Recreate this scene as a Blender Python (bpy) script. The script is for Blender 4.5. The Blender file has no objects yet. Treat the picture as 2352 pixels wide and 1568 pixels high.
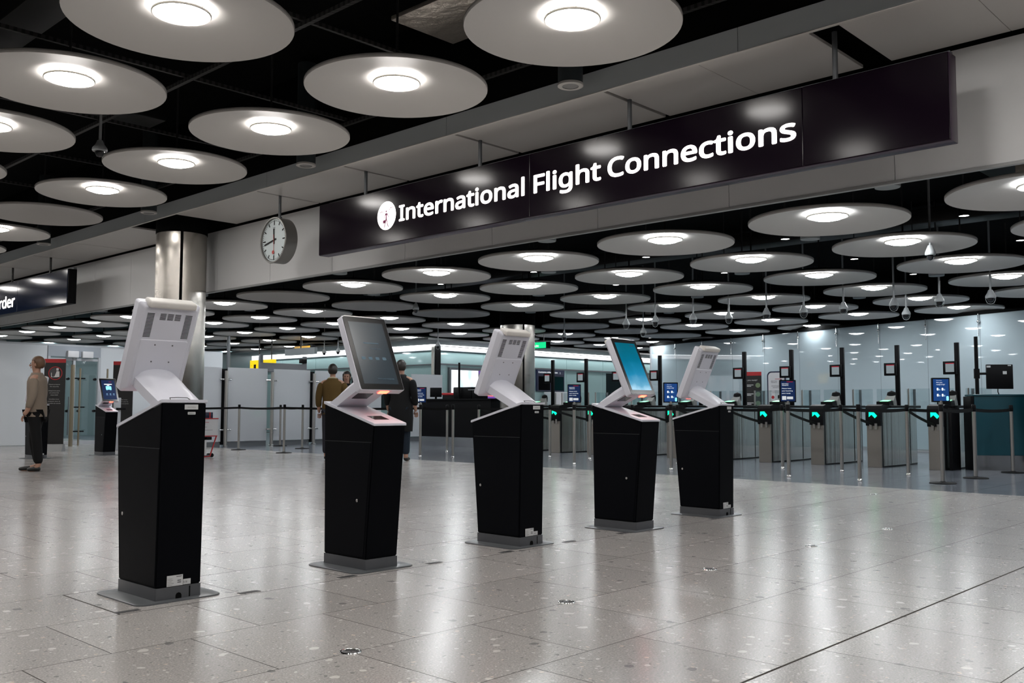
import bpy, bmesh, math, random
from mathutils import Vector, Matrix
random.seed(7)
PI = math.pi
SC = bpy.context.scene
COL = SC.collection

# ------------------------------------------------------------------ helpers
class MB:
    """collects shapes that make up ONE mesh"""
    def __init__(self): self.bm = bmesh.new()
    def _xf(self, verts, m):
        if m is not None: bmesh.ops.transform(self.bm, matrix=m, verts=verts)
    def box(self, lo, hi, bev=0, m=None, seg=2):
        lo = Vector(lo); hi = Vector(hi)
        r = bmesh.ops.create_cube(self.bm, size=1)
        vs = r['verts']; d = hi - lo; c = (hi + lo) / 2
        for v in vs: v.co = Vector((v.co.x*d.x, v.co.y*d.y, v.co.z*d.z)) + c
        if bev:
            es = list({e for v in vs for e in v.link_edges})
            o = bmesh.ops.bevel(self.bm, geom=es, offset=bev, segments=seg, affect='EDGES', profile=.5)
            vs = list({v for f in o['faces'] for v in f.verts} | {v for v in vs if v.is_valid})
        self._xf(vs, m); return self
    def tube(self, a, b, r, r2=None, n=16, cap=True):
        a = Vector(a); b = Vector(b); d = b - a
        o = bmesh.ops.create_cone(self.bm, cap_ends=cap, cap_tris=False, segments=n, radius1=r, radius2=r if r2 is None else r2, depth=d.length)
        q = Vector((0, 0, 1)).rotation_difference(d.normalized()).to_matrix().to_4x4()
        self._xf(o['verts'], Matrix.Translation((a + b) / 2) @ q); return self
    def path(self, pts, r, n=8):
        for a, b in zip(pts, pts[1:]): self.tube(a, b, r, n=n)
        return self
    def lathe(self, prof, n=32, c=(0, 0, 0), closed=False):
        c = Vector(c); rings = []
        for r, z in prof:
            if r < 1e-6: rings.append([self.bm.verts.new(c + Vector((0, 0, z)))])
            else: rings.append([self.bm.verts.new(c + Vector((r*math.cos(2*PI*k/n), r*math.sin(2*PI*k/n), z))) for k in range(n)])
        seq = list(zip(rings, rings[1:])) + ([(rings[-1], rings[0])] if closed else [])
        for A, B in seq:
            if len(A) == 1 and len(B) == 1: continue
            for k in range(n):
                k2 = (k+1) % n
                if len(A) == 1: self.bm.faces.new((A[0], B[k], B[k2]))
                elif len(B) == 1: self.bm.faces.new((A[k], B[0], A[k2]))
                else: self.bm.faces.new((A[k], B[k], B[k2], A[k2]))
        return self
    def prism(self, poly, axis, lo, hi):
        """polygon in the two other axes, extruded along axis"""
        def P(p, h):
            q = list(p); q.insert(axis, h); return q
        A = [self.bm.verts.new(P(p, lo)) for p in poly]; B = [self.bm.verts.new(P(p, hi)) for p in poly]
        self.bm.faces.new(A); self.bm.faces.new(B[::-1])
        n = len(poly)
        for k in range(n): self.bm.faces.new((A[k], B[k], B[(k+1) % n], A[(k+1) % n]))
        return self
    def loft(self, rings, cap=True):
        R = [[self.bm.verts.new(p) for p in ring] for ring in rings]; n = len(R[0])
        for A, B in zip(R, R[1:]):
            for k in range(n): self.bm.faces.new((A[k], A[(k+1) % n], B[(k+1) % n], B[k]))
        if cap: self.bm.faces.new(R[0][::-1]); self.bm.faces.new(R[-1])
        return self
    def quad(self, a, b, c, d):
        self.bm.faces.new([self.bm.verts.new(p) for p in (a, b, c, d)]); return self
    def sphere(self, c, r, n=12, sc=(1, 1, 1)):
        o = bmesh.ops.create_uvsphere(self.bm, u_segments=n, v_segments=max(6, n*2//3), radius=r)
        self._xf(o['verts'], Matrix.Translation(c) @ Matrix.Diagonal((*sc, 1))); return self
    def build(self, name, mat, parent=None, m=None, smooth=True, ang=35):
        bmesh.ops.recalc_face_normals(self.bm, faces=self.bm.faces[:])
        if m is not None: bmesh.ops.transform(self.bm, matrix=m, verts=self.bm.verts[:])
        me = bpy.data.meshes.new(name); self.bm.to_mesh(me); self.bm.free()
        if smooth:
            me.polygons.foreach_set('use_smooth', [True]*len(me.polygons)); me.set_sharp_from_angle(angle=math.radians(ang))
        o = bpy.data.objects.new(name, me); COL.objects.link(o)
        if mat: me.materials.append(mat)
        if parent: o.parent = parent
        return o

def tag(o, label=None, cat=None, group=None, kind=None):
    if label: o['label'] = label
    if cat: o['category'] = cat
    if group: o['group'] = group
    if kind: o['kind'] = kind
    return o
def thing(name, label, cat, loc=(0, 0, 0), rz=0, group=None, kind=None):
    o = bpy.data.objects.new(name, None); COL.objects.link(o)
    o.location = loc; o.rotation_euler = (0, 0, rz); o.empty_display_size = .1
    return tag(o, label, cat, group, kind)
def struct(o): return tag(o, kind='structure')
KIDS = {}
def copy_tree(o, parent=None):
    c = o.copy(); COL.objects.link(c)
    if parent: c.parent = parent
    for ch in kids(o): copy_tree(ch, c)
    return c
def kids(o): return [x for x in COL.objects if x.parent is o]
def copy_to(o, loc, rz=0, label=None):
    c = copy_tree(o); c.location = loc; c.rotation_euler = (0, 0, rz)
    if label: c['label'] = label
    return c

SANS = None
try:        # the humanist sans that ships inside Blender; the built-in face if it is missing
    import os
    SANS = bpy.data.fonts.load(os.path.join(bpy.utils.system_resource('DATAFILES', path='fonts'), 'NotoSansHebrew-Regular.woff2'))
except Exception: pass
def text(s, mat, parent, pos, right, up, height=None, width=None, bold=0, ext=.0015, name='lettering', align='LEFT', lines=1.0):
    """flat raised lettering; pos = left/centre end of the first baseline; height = cap height"""
    cu = bpy.data.curves.new('lettering', 'FONT'); cu.body = s; cu.size = 1; cu.extrude = 0; cu.offset = 0 if SANS else bold*.3
    cu.resolution_u = 4
    if SANS: cu.font = SANS
    cu.align_x = 'LEFT'; cu.space_line = lines
    ob = bpy.data.objects.new('lettering', cu); me = bpy.data.meshes.new_from_object(ob)
    bpy.data.objects.remove(ob); bpy.data.curves.remove(cu)
    xs = [v.co.x for v in me.vertices]; x0, x1 = min(xs), max(xs)
    k = height / .73 if height else 1
    kx = width / (x1 - x0) if width else k
    if not height: k = kx
    R = Vector(right).normalized(); U = Vector(up).normalized(); N = R.cross(U); pos = Vector(pos)
    bm = bmesh.new(); bm.from_mesh(me); bpy.data.meshes.remove(me)
    off = 0 if align == 'LEFT' else (x1 - x0) / 2
    for v in bm.verts: v.co = pos + R*((v.co.x - x0 - off)*kx) + U*(v.co.y*k) + N*ext
    if bold and SANS:       # heavier strokes: the outline laid down again a little to each side
        base = bm.copy(); tmp = bpy.data.meshes.new('tmp'); base.to_mesh(tmp); base.free()
        for q in range(8):
            a = 2*PI*q/8; n0 = len(bm.verts); bm.from_mesh(tmp); bm.verts.ensure_lookup_table()
            for v in bm.verts[n0:]: v.co += R*(bold*kx*math.cos(a)) + U*(bold*k*math.sin(a)) + N*(.00004*(q + 1))
        bpy.data.meshes.remove(tmp)
    me = bpy.data.meshes.new(name); bm.to_mesh(me); bm.free(); me.materials.append(mat)
    o = bpy.data.objects.new(name, me); COL.objects.link(o)
    if parent: o.parent = parent
    return o
def panel(mat, parent, pos, right, up, w, h, ext=.001, name='panel', th=0.0008, rnd=0, n=8):
    """thin plate, pos = lower left corner"""
    R = Vector(right).normalized(); U = Vector(up).normalized(); N = R.cross(U); pos = Vector(pos)
    if rnd:
        poly = []
        for cx, cy, a0 in ((w-rnd, h-rnd, 0), (rnd, h-rnd, 90), (rnd, rnd, 180), (w-rnd, rnd, 270)):
            for q in range(n+1):
                a = math.radians(a0 + 90*q/n); poly.append((cx + rnd*math.cos(a), cy + rnd*math.sin(a)))
    else: poly = [(0, 0), (w, 0), (w, h), (0, h)]
    b = MB(); b.loft([[pos + R*x + U*y + N*(ext - th) for x, y in poly], [pos + R*x + U*y + N*ext for x, y in poly]])
    return b.build(name, mat, parent, smooth=False)

# ------------------------------------------------------------------ materials
MATS = {}
def mat(name, col=(.5, .5, .5), rough=.5, metal=0, spec=.5, emit=None, es=0, coat=0, trans=0, alpha=1, aniso=0, var=0.04):
    if name in MATS: return MATS[name]
    m = bpy.data.materials.new(name); m.use_nodes = True; MATS[name] = m
    nt = m.node_tree; b = nt.nodes['Principled BSDF']
    b.inputs['Base Color'].default_value = (*col, 1); b.inputs['Roughness'].default_value = rough
    b.inputs['Metallic'].default_value = metal; b.inputs['Specular IOR Level'].default_value = spec
    b.inputs['Coat Weight'].default_value = coat; b.inputs['Transmission Weight'].default_value = trans
    b.inputs['Alpha'].default_value = alpha; b.inputs['Anisotropic'].default_value = aniso
    if emit: b.inputs['Emission Color'].default_value = (*emit, 1); b.inputs['Emission Strength'].default_value = es
    if var and not emit and trans == 0:      # faint procedural unevenness of the surface
        tc = nt.nodes.new('ShaderNodeTexCoord'); nz = nt.nodes.new('ShaderNodeTexNoise'); nz.inputs['Scale'].default_value = 6
        nt.links.new(tc.outputs['Object'], nz.inputs['Vector'])
        mr = nt.nodes.new('ShaderNodeMapRange'); mr.inputs['To Min'].default_value = max(rough - var, .01); mr.inputs['To Max'].default_value = rough + var
        nt.links.new(nz.outputs['Fac'], mr.inputs['Value']); nt.links.new(mr.outputs['Result'], b.inputs['Roughness'])
    return m
def emit(name, col, s): 
    return mat(name, (0, 0, 0), .4, emit=col, es=s, spec=.2)

WHITE = mat('kiosk_white', (.62, .63, .70), .35)
BLACK = mat('kiosk_black', (.0026, .0030, .0042), .45, spec=.04)
DOORBLK = mat('kiosk_door_black', (.003, .0035, .005), .40, spec=.05)
PLINTH = mat('kiosk_plinth', (.10, .105, .115), .35, metal=.35)
PLATE = mat('kiosk_floor_plate', (.13, .14, .15), .32, metal=.5)
GLASSBLK = mat('screen_glass', (.004, .004, .005), .06, spec=.6, var=0)
DARK = mat('black_plastic', (.004, .004, .0048), .42, spec=.1)
RUB = mat('rubber_black', (.005, .005, .0055), .6, spec=.1)
STEEL = mat('brushed_steel', (.40, .385, .36), .27, metal=1, aniso=.5)
POSTST = mat('post_steel', (.46, .45, .43), .3, metal=1)
CHROME = mat('chrome', (.75, .75, .75), .12, metal=1)
STICK = mat('label_paper', (.55, .56, .57), .6)
INK = mat('label_ink', (.05, .05, .055), .6)
DISC = mat('disc_white', (.50, .485, .465), .55)
RING = mat('lamp_ring', (.55, .52, .47), .4)
LAMP = emit('lamp_diffuser', (1, .965, .93), 24)
LAMPC = emit('lamp_diffuser_cool', (.94, .975, 1), 24)
GREYP = mat('bulkhead_grey', (.72, .73, .735), .42, var=.01)
SOFF = mat('soffit_panel', (.56, .54, .52), .3, spec=.5, var=.01)
STRIPM = mat('strip_grey', (.50, .54, .56), .35, var=.01)
VOID = mat('void_black', (.003, .0033, .0033), .9, spec=.1)
STRUT = mat('strut_dark', (.035, .035, .035), .5)
PURP = mat('sign_purple', (.0060, .003, .0068), .135, spec=.15, var=.005)
PURPS = mat('sign_purple_edge', (.035, .014, .038), .3)
NAVY = mat('sign_navy', (.005, .009, .026), .10, spec=.16, var=.005)
SIGNW = emit('sign_letter_white', (1, .93, .86), 3.2)
MAG = mat('sign_magenta', (.28, .02, .12), .5)
TEALG = mat('teal_glass', (.34, .49, .49), .05, spec=.6, var=.004)
WALLG = mat('wall_glass', (.42, .505, .545), .02, spec=.6, var=.004)
WHITEG = mat('white_glass', (.60, .63, .66), .12)
FROST = mat('frosted_glass', (.72, .74, .78), .42, trans=.45, var=0)
DARKGL = mat('dark_opening', (.012, .02, .022), .15)
COVE = emit('cove_light', (.97, .97, 1), 2.2)
COVES = emit('cove_slot_light', (.95, .98, 1), 7)
SOFW = mat('soffit_white', (.30, .31, .31), .6)
GREEN = emit('arrow_green', (.0, .85, .28), 1.9)
GREENS = emit('exit_green', (.0, .55, .2), .9)
YEL = emit('yellow_sign', (.9, .62, .0), .7)
WTXT = emit('screen_text_white', (.85, .9, .95), .9)
BTXT = emit('screen_text_blue', (.25, .45, .7), .5)
SCRB = emit('screen_blue', (.008, .055, .22), .55)
SCRN = emit('screen_navy', (.004, .018, .075), .55)
REDL = emit('scanner_red', (1, .03, .015), 14)
REDP = mat('red_paint', (.42, .015, .02), .45)
REDT = emit('screen_red', (.5, .01, .03), .5)
LBLUE = emit('screen_icon_blue', (.2, .62, .9), 1.1)
NAVYP = mat('navy_paint', (.008, .012, .045), .5)
WHITEP = mat('white_board', (.62, .62, .64), .5)
CAMG = mat('camera_grey', (.36, .38, .39), .4)
CAMB = mat('camera_bubble', (.01, .01, .012), .08)
TEALD = mat('desk_teal', (.006, .05, .068), .3)
GREYM = mat('grey_metal', (.12, .13, .14), .45, metal=.3)
LGREY = mat('light_grey_metal', (.42, .44, .47), .4)
SPK = mat('speaker_body', (.035, .045, .05), .5)
SPKW = mat('speaker_ring', (.5, .49, .47), .5)
SPKM = mat('speaker_mesh', (.26, .26, .26), .7)
CLOCKF = mat('clock_face', (.55, .62, .63), .4)
CLOCKC = mat('clock_case', (.20, .195, .185), .35, metal=.6)

def clear_glass():
    m = bpy.data.materials.new('clear_glass'); m.use_nodes = True; nt = m.node_tree; nt.nodes.clear()
    out = nt.nodes.new('ShaderNodeOutputMaterial'); mix = nt.nodes.new('ShaderNodeMixShader')
    tr = nt.nodes.new('ShaderNodeBsdfTransparent'); tr.inputs['Color'].default_value = (.90, .94, .945, 1)
    gl = nt.nodes.new('ShaderNodeBsdfGlossy'); gl.inputs['Roughness'].default_value = .03; gl.inputs['Color'].default_value = (.9, .95, .95, 1)
    mix.inputs[0].default_value = .05; nt.links.new(tr.outputs[0], mix.inputs[1]); nt.links.new(gl.outputs[0], mix.inputs[2])
    nt.links.new(mix.outputs[0], out.inputs[0]); return m
GLASS = clear_glass()

class NT:
    """small node-expression builder"""
    def __init__(self, nt): self.nt = nt
    def node(self, t, **kw):
        n = self.nt.nodes.new(t)
        for k, v in kw.items(): setattr(n, k, v)
        return n
    def put(self, sock, v):
        if hasattr(v, 'is_output') or isinstance(v, bpy.types.NodeSocket): self.nt.links.new(v, sock)
        else: sock.default_value = v
    def math(self, op, a, b=None, c=None):
        n = self.node('ShaderNodeMath', operation=op); self.put(n.inputs[0], a)
        if b is not None: self.put(n.inputs[1], b)
        if c is not None: self.put(n.inputs[2], c)
        return n.outputs[0]
    def mix(self, f, a, b):
        n = self.node('ShaderNodeMix', data_type='RGBA'); self.put(n.inputs[0], f)
        self.put(n.inputs[6], a if not isinstance(a, tuple) else (*a, 1)); self.put(n.inputs[7], b if not isinstance(b, tuple) else (*b, 1))
        return n.outputs[2]

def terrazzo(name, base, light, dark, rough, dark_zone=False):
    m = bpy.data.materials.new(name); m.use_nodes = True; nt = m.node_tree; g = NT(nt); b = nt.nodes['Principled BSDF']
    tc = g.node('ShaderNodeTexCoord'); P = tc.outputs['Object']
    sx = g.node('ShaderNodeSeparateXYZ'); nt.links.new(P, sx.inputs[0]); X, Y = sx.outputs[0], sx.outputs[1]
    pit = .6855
    row = g.math('FLOOR', g.math('DIVIDE', g.math('SUBTRACT', Y, 1.812), pit))
    odd = g.math('MODULO', g.math('ADD', row, 40), 2)
    xo = g.math('SUBTRACT', X, g.math('ADD', g.math('MULTIPLY', odd, .3428), .018))
    def dist(v, p):   # distance to the nearest multiple of p
        f = g.math('FRACT', g.math('DIVIDE', v, p)); return g.math('MULTIPLY', g.math('MINIMUM', f, g.math('SUBTRACT', 1, f)), p)
    dx = dist(g.math('ADD', xo, 68.55), pit); dy = dist(g.math('ADD', g.math('SUBTRACT', Y, 1.812), 68.55), pit)
    col_id = g.math('FLOOR', g.math('DIVIDE', xo, pit))
    j = g.math('LESS_THAN', g.math('MINIMUM', dx, dy), .0024)
    if not dark_zone:
        j = g.math('MAXIMUM', j, g.math('LESS_THAN', g.math('ABSOLUTE', g.math('SUBTRACT', Y, 1.81)), .006))
        j = g.math('MAXIMUM', j, g.math('LESS_THAN', g.math('ABSOLUTE', g.math('SUBTRACT', X, 5.162)), .0025))
        inx = g.math('GREATER_THAN', X, 2.07)
        for yy, w in ((4.557, .0035), (5.24, .004)):
            j = g.math('MAXIMUM', j, g.math('MULTIPLY', inx, g.math('LESS_THAN', g.math('ABSOLUTE', g.math('SUBTRACT', Y, yy)), w)))
        iny = g.math('MULTIPLY', g.math('GREATER_THAN', Y, 4.557), g.math('LESS_THAN', Y, 5.24))
        j = g.math('MAXIMUM', j, g.math('MULTIPLY', iny, g.math('LESS_THAN', g.math('ABSOLUTE', g.math('SUBTRACT', X, 2.074)), .005)))
    # tone of each tile
    cv = g.node('ShaderNodeCombineXYZ'); nt.links.new(col_id, cv.inputs[0]); nt.links.new(row, cv.inputs[1])
    wn = g.node('ShaderNodeTexWhiteNoise'); nt.links.new(cv.outputs[0], wn.inputs['Vector'])
    tone = g.math('ADD', .93, g.math('MULTIPLY', wn.outputs['Value'], .14))
    # stone chips
    mp = g.node('ShaderNodeMapping'); nt.links.new(P, mp.inputs[0])
    dn = g.node('ShaderNodeTexNoise'); dn.inputs['Scale'].default_value = 14; nt.links.new(P, dn.inputs['Vector'])
    ad = g.node('ShaderNodeVectorMath', operation='MULTIPLY_ADD'); nt.links.new(dn.outputs['Color'], ad.inputs[0]); ad.inputs[1].default_value = (.05, .05, .05); nt.links.new(P, ad.inputs[2])
    def chips(scale, lo, hi):
        v = g.node('ShaderNodeTexVoronoi'); v.inputs['Scale'].default_value = scale; v.inputs['Randomness'].default_value = 1
        nt.links.new(ad.outputs[0], v.inputs['Vector'])
        sp = g.node('ShaderNodeSeparateColor'); nt.links.new(v.outputs['Color'], sp.inputs[0])
        thr = g.math('MULTIPLY', g.math('SUBTRACT', sp.outputs[0], lo), hi)
        return g.math('LESS_THAN', v.outputs['Distance'], thr), sp.outputs[1], sp.outputs[2]
    c = g.mix(1, (0, 0, 0), base)
    fn = g.node('ShaderNodeTexNoise'); fn.inputs['Scale'].default_value = 120; fn.inputs['Detail'].default_value = 3; nt.links.new(P, fn.inputs['Vector'])
    fz = g.math('MULTIPLY', g.math('SUBTRACT', fn.outputs['Fac'], .5), 1.6)
    c = g.mix(g.math('MAXIMUM', fz, 0), c, light); c = g.mix(g.math('MAXIMUM', g.math('MULTIPLY', fz, -1), 0), c, dark)
    for sc, lo, hi, amt in ((95, .45, .7, .55), (42, .62, 1.0, .7), (16, .80, 1.9, .75)):
        k, r1, r2 = chips(sc, lo, hi)
        cc = g.mix(g.math('GREATER_THAN', r1, .42), dark, light); cc = g.mix(g.math('GREATER_THAN', r2, .90), cc, (light[0]*1.05, light[1]*.90, light[2]*.78))
        c = g.mix(g.math('MULTIPLY', k, amt), c, cc)
    vm = g.node('ShaderNodeVectorMath', operation='SCALE'); nt.links.new(c, vm.inputs[0]); nt.links.new(tone, vm.inputs['Scale'])
    c = g.mix(g.math('MULTIPLY', j, .92), vm.outputs[0], (.03, .027, .023))
    nt.links.new(c, b.inputs['Base Color'])
    rn = g.node('ShaderNodeTexNoise'); rn.inputs['Scale'].default_value = 2.2; rn.inputs['Detail'].default_value = 4; nt.links.new(P, rn.inputs['Vector'])
    r = g.math('ADD', rough - .02, g.math('MULTIPLY', rn.outputs['Fac'], .05)); r = g.math('ADD', r, g.math('MULTIPLY', j, .3))
    nt.links.new(r, b.inputs['Roughness']); nt.links.new(g.math('MULTIPLY', g.math('SUBTRACT', 1, j), .33), b.inputs['Specular IOR Level'])
    return m
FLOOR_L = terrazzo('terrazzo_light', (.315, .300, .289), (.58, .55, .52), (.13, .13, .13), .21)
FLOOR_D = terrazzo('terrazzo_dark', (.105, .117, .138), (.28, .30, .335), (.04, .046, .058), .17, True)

def brushed(name, col, rough, sc, stg=.12):
    m = bpy.data.materials.new(name); m.use_nodes = True; nt = m.node_tree; g = NT(nt); b = nt.nodes['Principled BSDF']
    tc = g.node('ShaderNodeTexCoord'); mp = g.node('ShaderNodeMapping'); mp.inputs['Scale'].default_value = sc; nt.links.new(tc.outputs['Object'], mp.inputs[0])
    nz = g.node('ShaderNodeTexNoise'); nz.inputs['Scale'].default_value = 1; nz.inputs['Detail'].default_value = 3; nt.links.new(mp.outputs[0], nz.inputs['Vector'])
    bp = g.node('ShaderNodeBump'); bp.inputs['Strength'].default_value = stg; bp.inputs['Distance'].default_value = .02; nt.links.new(nz.outputs['Fac'], bp.inputs['Height'])
    nt.links.new(bp.outputs[0], b.inputs['Normal'])
    b.inputs['Base Color'].default_value = (*col, 1); b.inputs['Metallic'].default_value = 1; b.inputs['Roughness'].default_value = rough
    return m
COLST = brushed('column_steel', (.44, .415, .38), .25, (1.2, 1.2, 3.2))
_n = COLST.node_tree; _t = _n.nodes.new('ShaderNodeTangent'); _t.direction_type = 'RADIAL'; _t.axis = 'Z'
_n.links.new(_t.outputs[0], _n.nodes['Principled BSDF'].inputs['Tangent']); _n.nodes['Principled BSDF'].inputs['Anisotropic'].default_value = .95
GATEST = brushed('gate_steel', (.56, .54, .51), .2, (9, 9, .3), .55)

def foil():
    m = bpy.data.materials.new('insulation_foil'); m.use_nodes = True; nt = m.node_tree; g = NT(nt); b = nt.nodes['Principled BSDF']
    tc = g.node('ShaderNodeTexCoord'); v = g.node('ShaderNodeTexVoronoi'); v.feature = 'DISTANCE_TO_EDGE'; v.inputs['Scale'].default_value = 26; nt.links.new(tc.outputs['Object'], v.inputs['Vector'])
    nz = g.node('ShaderNodeTexNoise'); nz.inputs['Scale'].default_value = 9; nt.links.new(tc.outputs['Object'], nz.inputs['Vector'])
    h = g.math('ADD', g.math('MINIMUM', v.outputs['Distance'], .012), g.math('MULTIPLY', nz.outputs['Fac'], .03))
    bp = g.node('ShaderNodeBump'); bp.inputs['Distance'].default_value = .6; nt.links.new(h, bp.inputs['Height']); nt.links.new(bp.outputs[0], b.inputs['Normal'])
    b.inputs['Base Color'].default_value = (.85, .78, .70, 1); b.inputs['Metallic'].default_value = .6; b.inputs['Roughness'].default_value = .35
    return m
FOIL = foil()

def sky_screen():
    """the picture a kiosk screen shows: blue sky over pale cloud"""
    m = bpy.data.materials.new('screen_sky_picture'); m.use_nodes = True; nt = m.node_tree; g = NT(nt); b = nt.nodes['Principled BSDF']
    tc = g.node('ShaderNodeTexCoord'); sx = g.node('ShaderNodeSeparateXYZ'); nt.links.new(tc.outputs['Generated'], sx.inputs[0])
    nz = g.node('ShaderNodeTexNoise'); nz.inputs['Scale'].default_value = 3; nz.inputs['Detail'].default_value = 5; nt.links.new(tc.outputs['Generated'], nz.inputs['Vector'])
    z = g.math('ADD', sx.outputs[2], g.math('MULTIPLY', g.math('SUBTRACT', nz.outputs['Fac'], .5), .3))
    cr = g.node('ShaderNodeValToRGB'); e = cr.color_ramp.elements
    e[0].position = 0; e[0].color = (.34, .58, .74, 1); e[1].position = 1; e[1].color = (.002, .10, .15, 1)
    for p, c in ((.12, (.10, .33, .50, 1)), (.32, (.012, .20, .36, 1)), (.6, (.002, .13, .22, 1))):
        q = e.new(p); q.color = c
    nt.links.new(z, cr.inputs[0]); nt.links.new(cr.outputs[0], b.inputs['Emission Color']); b.inputs['Emission Strength'].default_value = .75
    b.inputs['Base Color'].default_value = (0, 0, 0, 1); b.inputs['Roughness'].default_value = .08
    return m
SKY = sky_screen()
TEALSCR = emit('screen_dim_teal', (.010, .035, .055), .35); TEALSCR.node_tree.nodes['Principled BSDF'].inputs['Roughness'].default_value = .14
_b = TEALSCR.node_tree.nodes['Principled BSDF']; _b.inputs['Specular IOR Level'].default_value = .3
_b.inputs['Coat Weight'].default_value = 1; _b.inputs['Coat IOR'].default_value = 2; _b.inputs['Coat Roughness'].default_value = .205
BEZEL = mat('screen_bezel_glass', (.004, .004, .005), .14, spec=.3, coat=1, var=0); BEZEL.node_tree.nodes['Principled BSDF'].inputs['Coat Roughness'].default_value = .2; BEZEL.node_tree.nodes['Principled BSDF'].inputs['Coat IOR'].default_value = 1.6
DIMTXT = emit('screen_faint_text', (.10, .16, .20), .5)
def poster():
    """bright advertising picture in blurred blocks of colour"""
    m = bpy.data.materials.new('lightbox_picture'); m.use_nodes = True; nt = m.node_tree; g = NT(nt); b = nt.nodes['Principled BSDF']
    tc = g.node('ShaderNodeTexCoord'); mp = g.node('ShaderNodeMapping'); mp.inputs['Scale'].default_value = (7, 1, 5); nt.links.new(tc.outputs['Generated'], mp.inputs[0])
    v = g.node('ShaderNodeTexVoronoi'); v.feature = 'SMOOTH_F1'; v.inputs['Scale'].default_value = 1; nt.links.new(mp.outputs[0], v.inputs['Vector'])
    sx = g.node('ShaderNodeSeparateXYZ'); nt.links.new(tc.outputs['Generated'], sx.inputs[0])
    sp = g.node('ShaderNodeSeparateColor'); nt.links.new(v.outputs['Color'], sp.inputs[0])
    low = g.math('MULTIPLY', g.math('SUBTRACT', .62, sx.outputs[2]), g.math('GREATER_THAN', sp.outputs[0], .42))
    c = g.mix(sp.outputs[1], (.95, .95, 1), (.45, .62, .68))
    c = g.mix(g.math('MAXIMUM', g.math('MINIMUM', g.math('MULTIPLY', low, 3), 1), 0), c, (.42, .05, .04))
    nt.links.new(c, b.inputs['Emission Color']); b.inputs['Emission Strength'].default_value = .95; b.inputs['Base Color'].default_value = (0, 0, 0, 1)
    return m
POSTER = poster()
PURPLE = emit('lightbox_purple', (.10, .045, .22), 1)

# ------------------------------------------------------------------ camera (eye height about 1 m, room axes x and y)
F = 2171.74
RGT = Vector((0.68678437, -0.72685848, 0.00199518)); UPV = Vector((-0.05177066, -0.04617805, 0.99759079)); FWD = Vector((0.72501519, 0.68523305, 0.0693443))
cd = bpy.data.cameras.new('camera'); cam = bpy.data.objects.new('camera', cd); COL.objects.link(cam)
cd.sensor_width = 36; cd.lens = F*36/2352; cd.clip_start = .05; cd.clip_end = 200
cam.matrix_world = Matrix(((RGT.x, UPV.x, -FWD.x, 0), (RGT.y, UPV.y, -FWD.y, 0), (RGT.z, UPV.z, -FWD.z, 1), (0, 0, 0, 1)))
SC.camera = cam
def px(P):
    d = Vector(P) - Vector((0, 0, 1)); z = d.dot(FWD)
    return (1176 + F*d.dot(RGT)/z, 784 - F*d.dot(UPV)/z) if z > .1 else (-9999, -9999)
def in_frame(P, pad=0):
    x, y = px(P); return -pad < x < 2352 + pad and -pad < y < 1568 + pad

# ------------------------------------------------------------------ floor
fl = MB().box((-14, -14, -.1), (11.94, 45, 0)).build('floor', FLOOR_L, smooth=False); struct(fl)
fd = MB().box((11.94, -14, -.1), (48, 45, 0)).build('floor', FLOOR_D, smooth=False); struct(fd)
for x, y in ((2.13, 4.60), (3.453, 4.60), (4.803, 4.59), (5.492, 4.60), (6.154, 4.60), (7.521, 4.60), (4.141, 4.60), (2.80, 4.60)):
    MB().box((x-.06, y-.022, 0), (x+.06, y+.022, .0012)).build('hatch_notch', mat('notch_dark', (.03, .03, .032), .6), fl, smooth=False)

# round floor outlets
outs = [(2.42, 3.193), (3.792, 3.193), (5.166, 3.193), (6.536, 3.188), (7.888, 3.175), (10.94, 4.55)]
on_ = ['nearest the camera', 'second from the camera', 'third from the camera', 'fourth from the camera', 'fifth from the camera', 'farthest off, before the gates']
def outlet(i, x, y):
    t = thing('floor_outlet', 'round metal floor outlet in the terrazzo, %s' % on_[i], 'floor outlet', (x, y, 0), 0, 'floor outlets along the tile joint')
    MB().lathe([(0, .004), (.030, .004), (.033, .002), (.036, .002), (.036, 0)], 32).build('lid', mat('outlet_dark', (.05, .05, .052), .35, metal=.7), t)
    b = MB()
    b.lathe([(.036, 0), (.036, .003), (.039, .0045), (.0425, .0045), (.0445, 0)], 40).build('rim', CHROME, t)
    for k in range(3):
        a = 2*PI*k/3; MB().lathe([(0, .0048), (.004, .0048), (.004, .004)], 10, (.02*math.cos(a), .02*math.sin(a), 0)).build('screw', CHROME, t)
for i, (x, y) in enumerate(outs): outlet(i, x, y)

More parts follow.
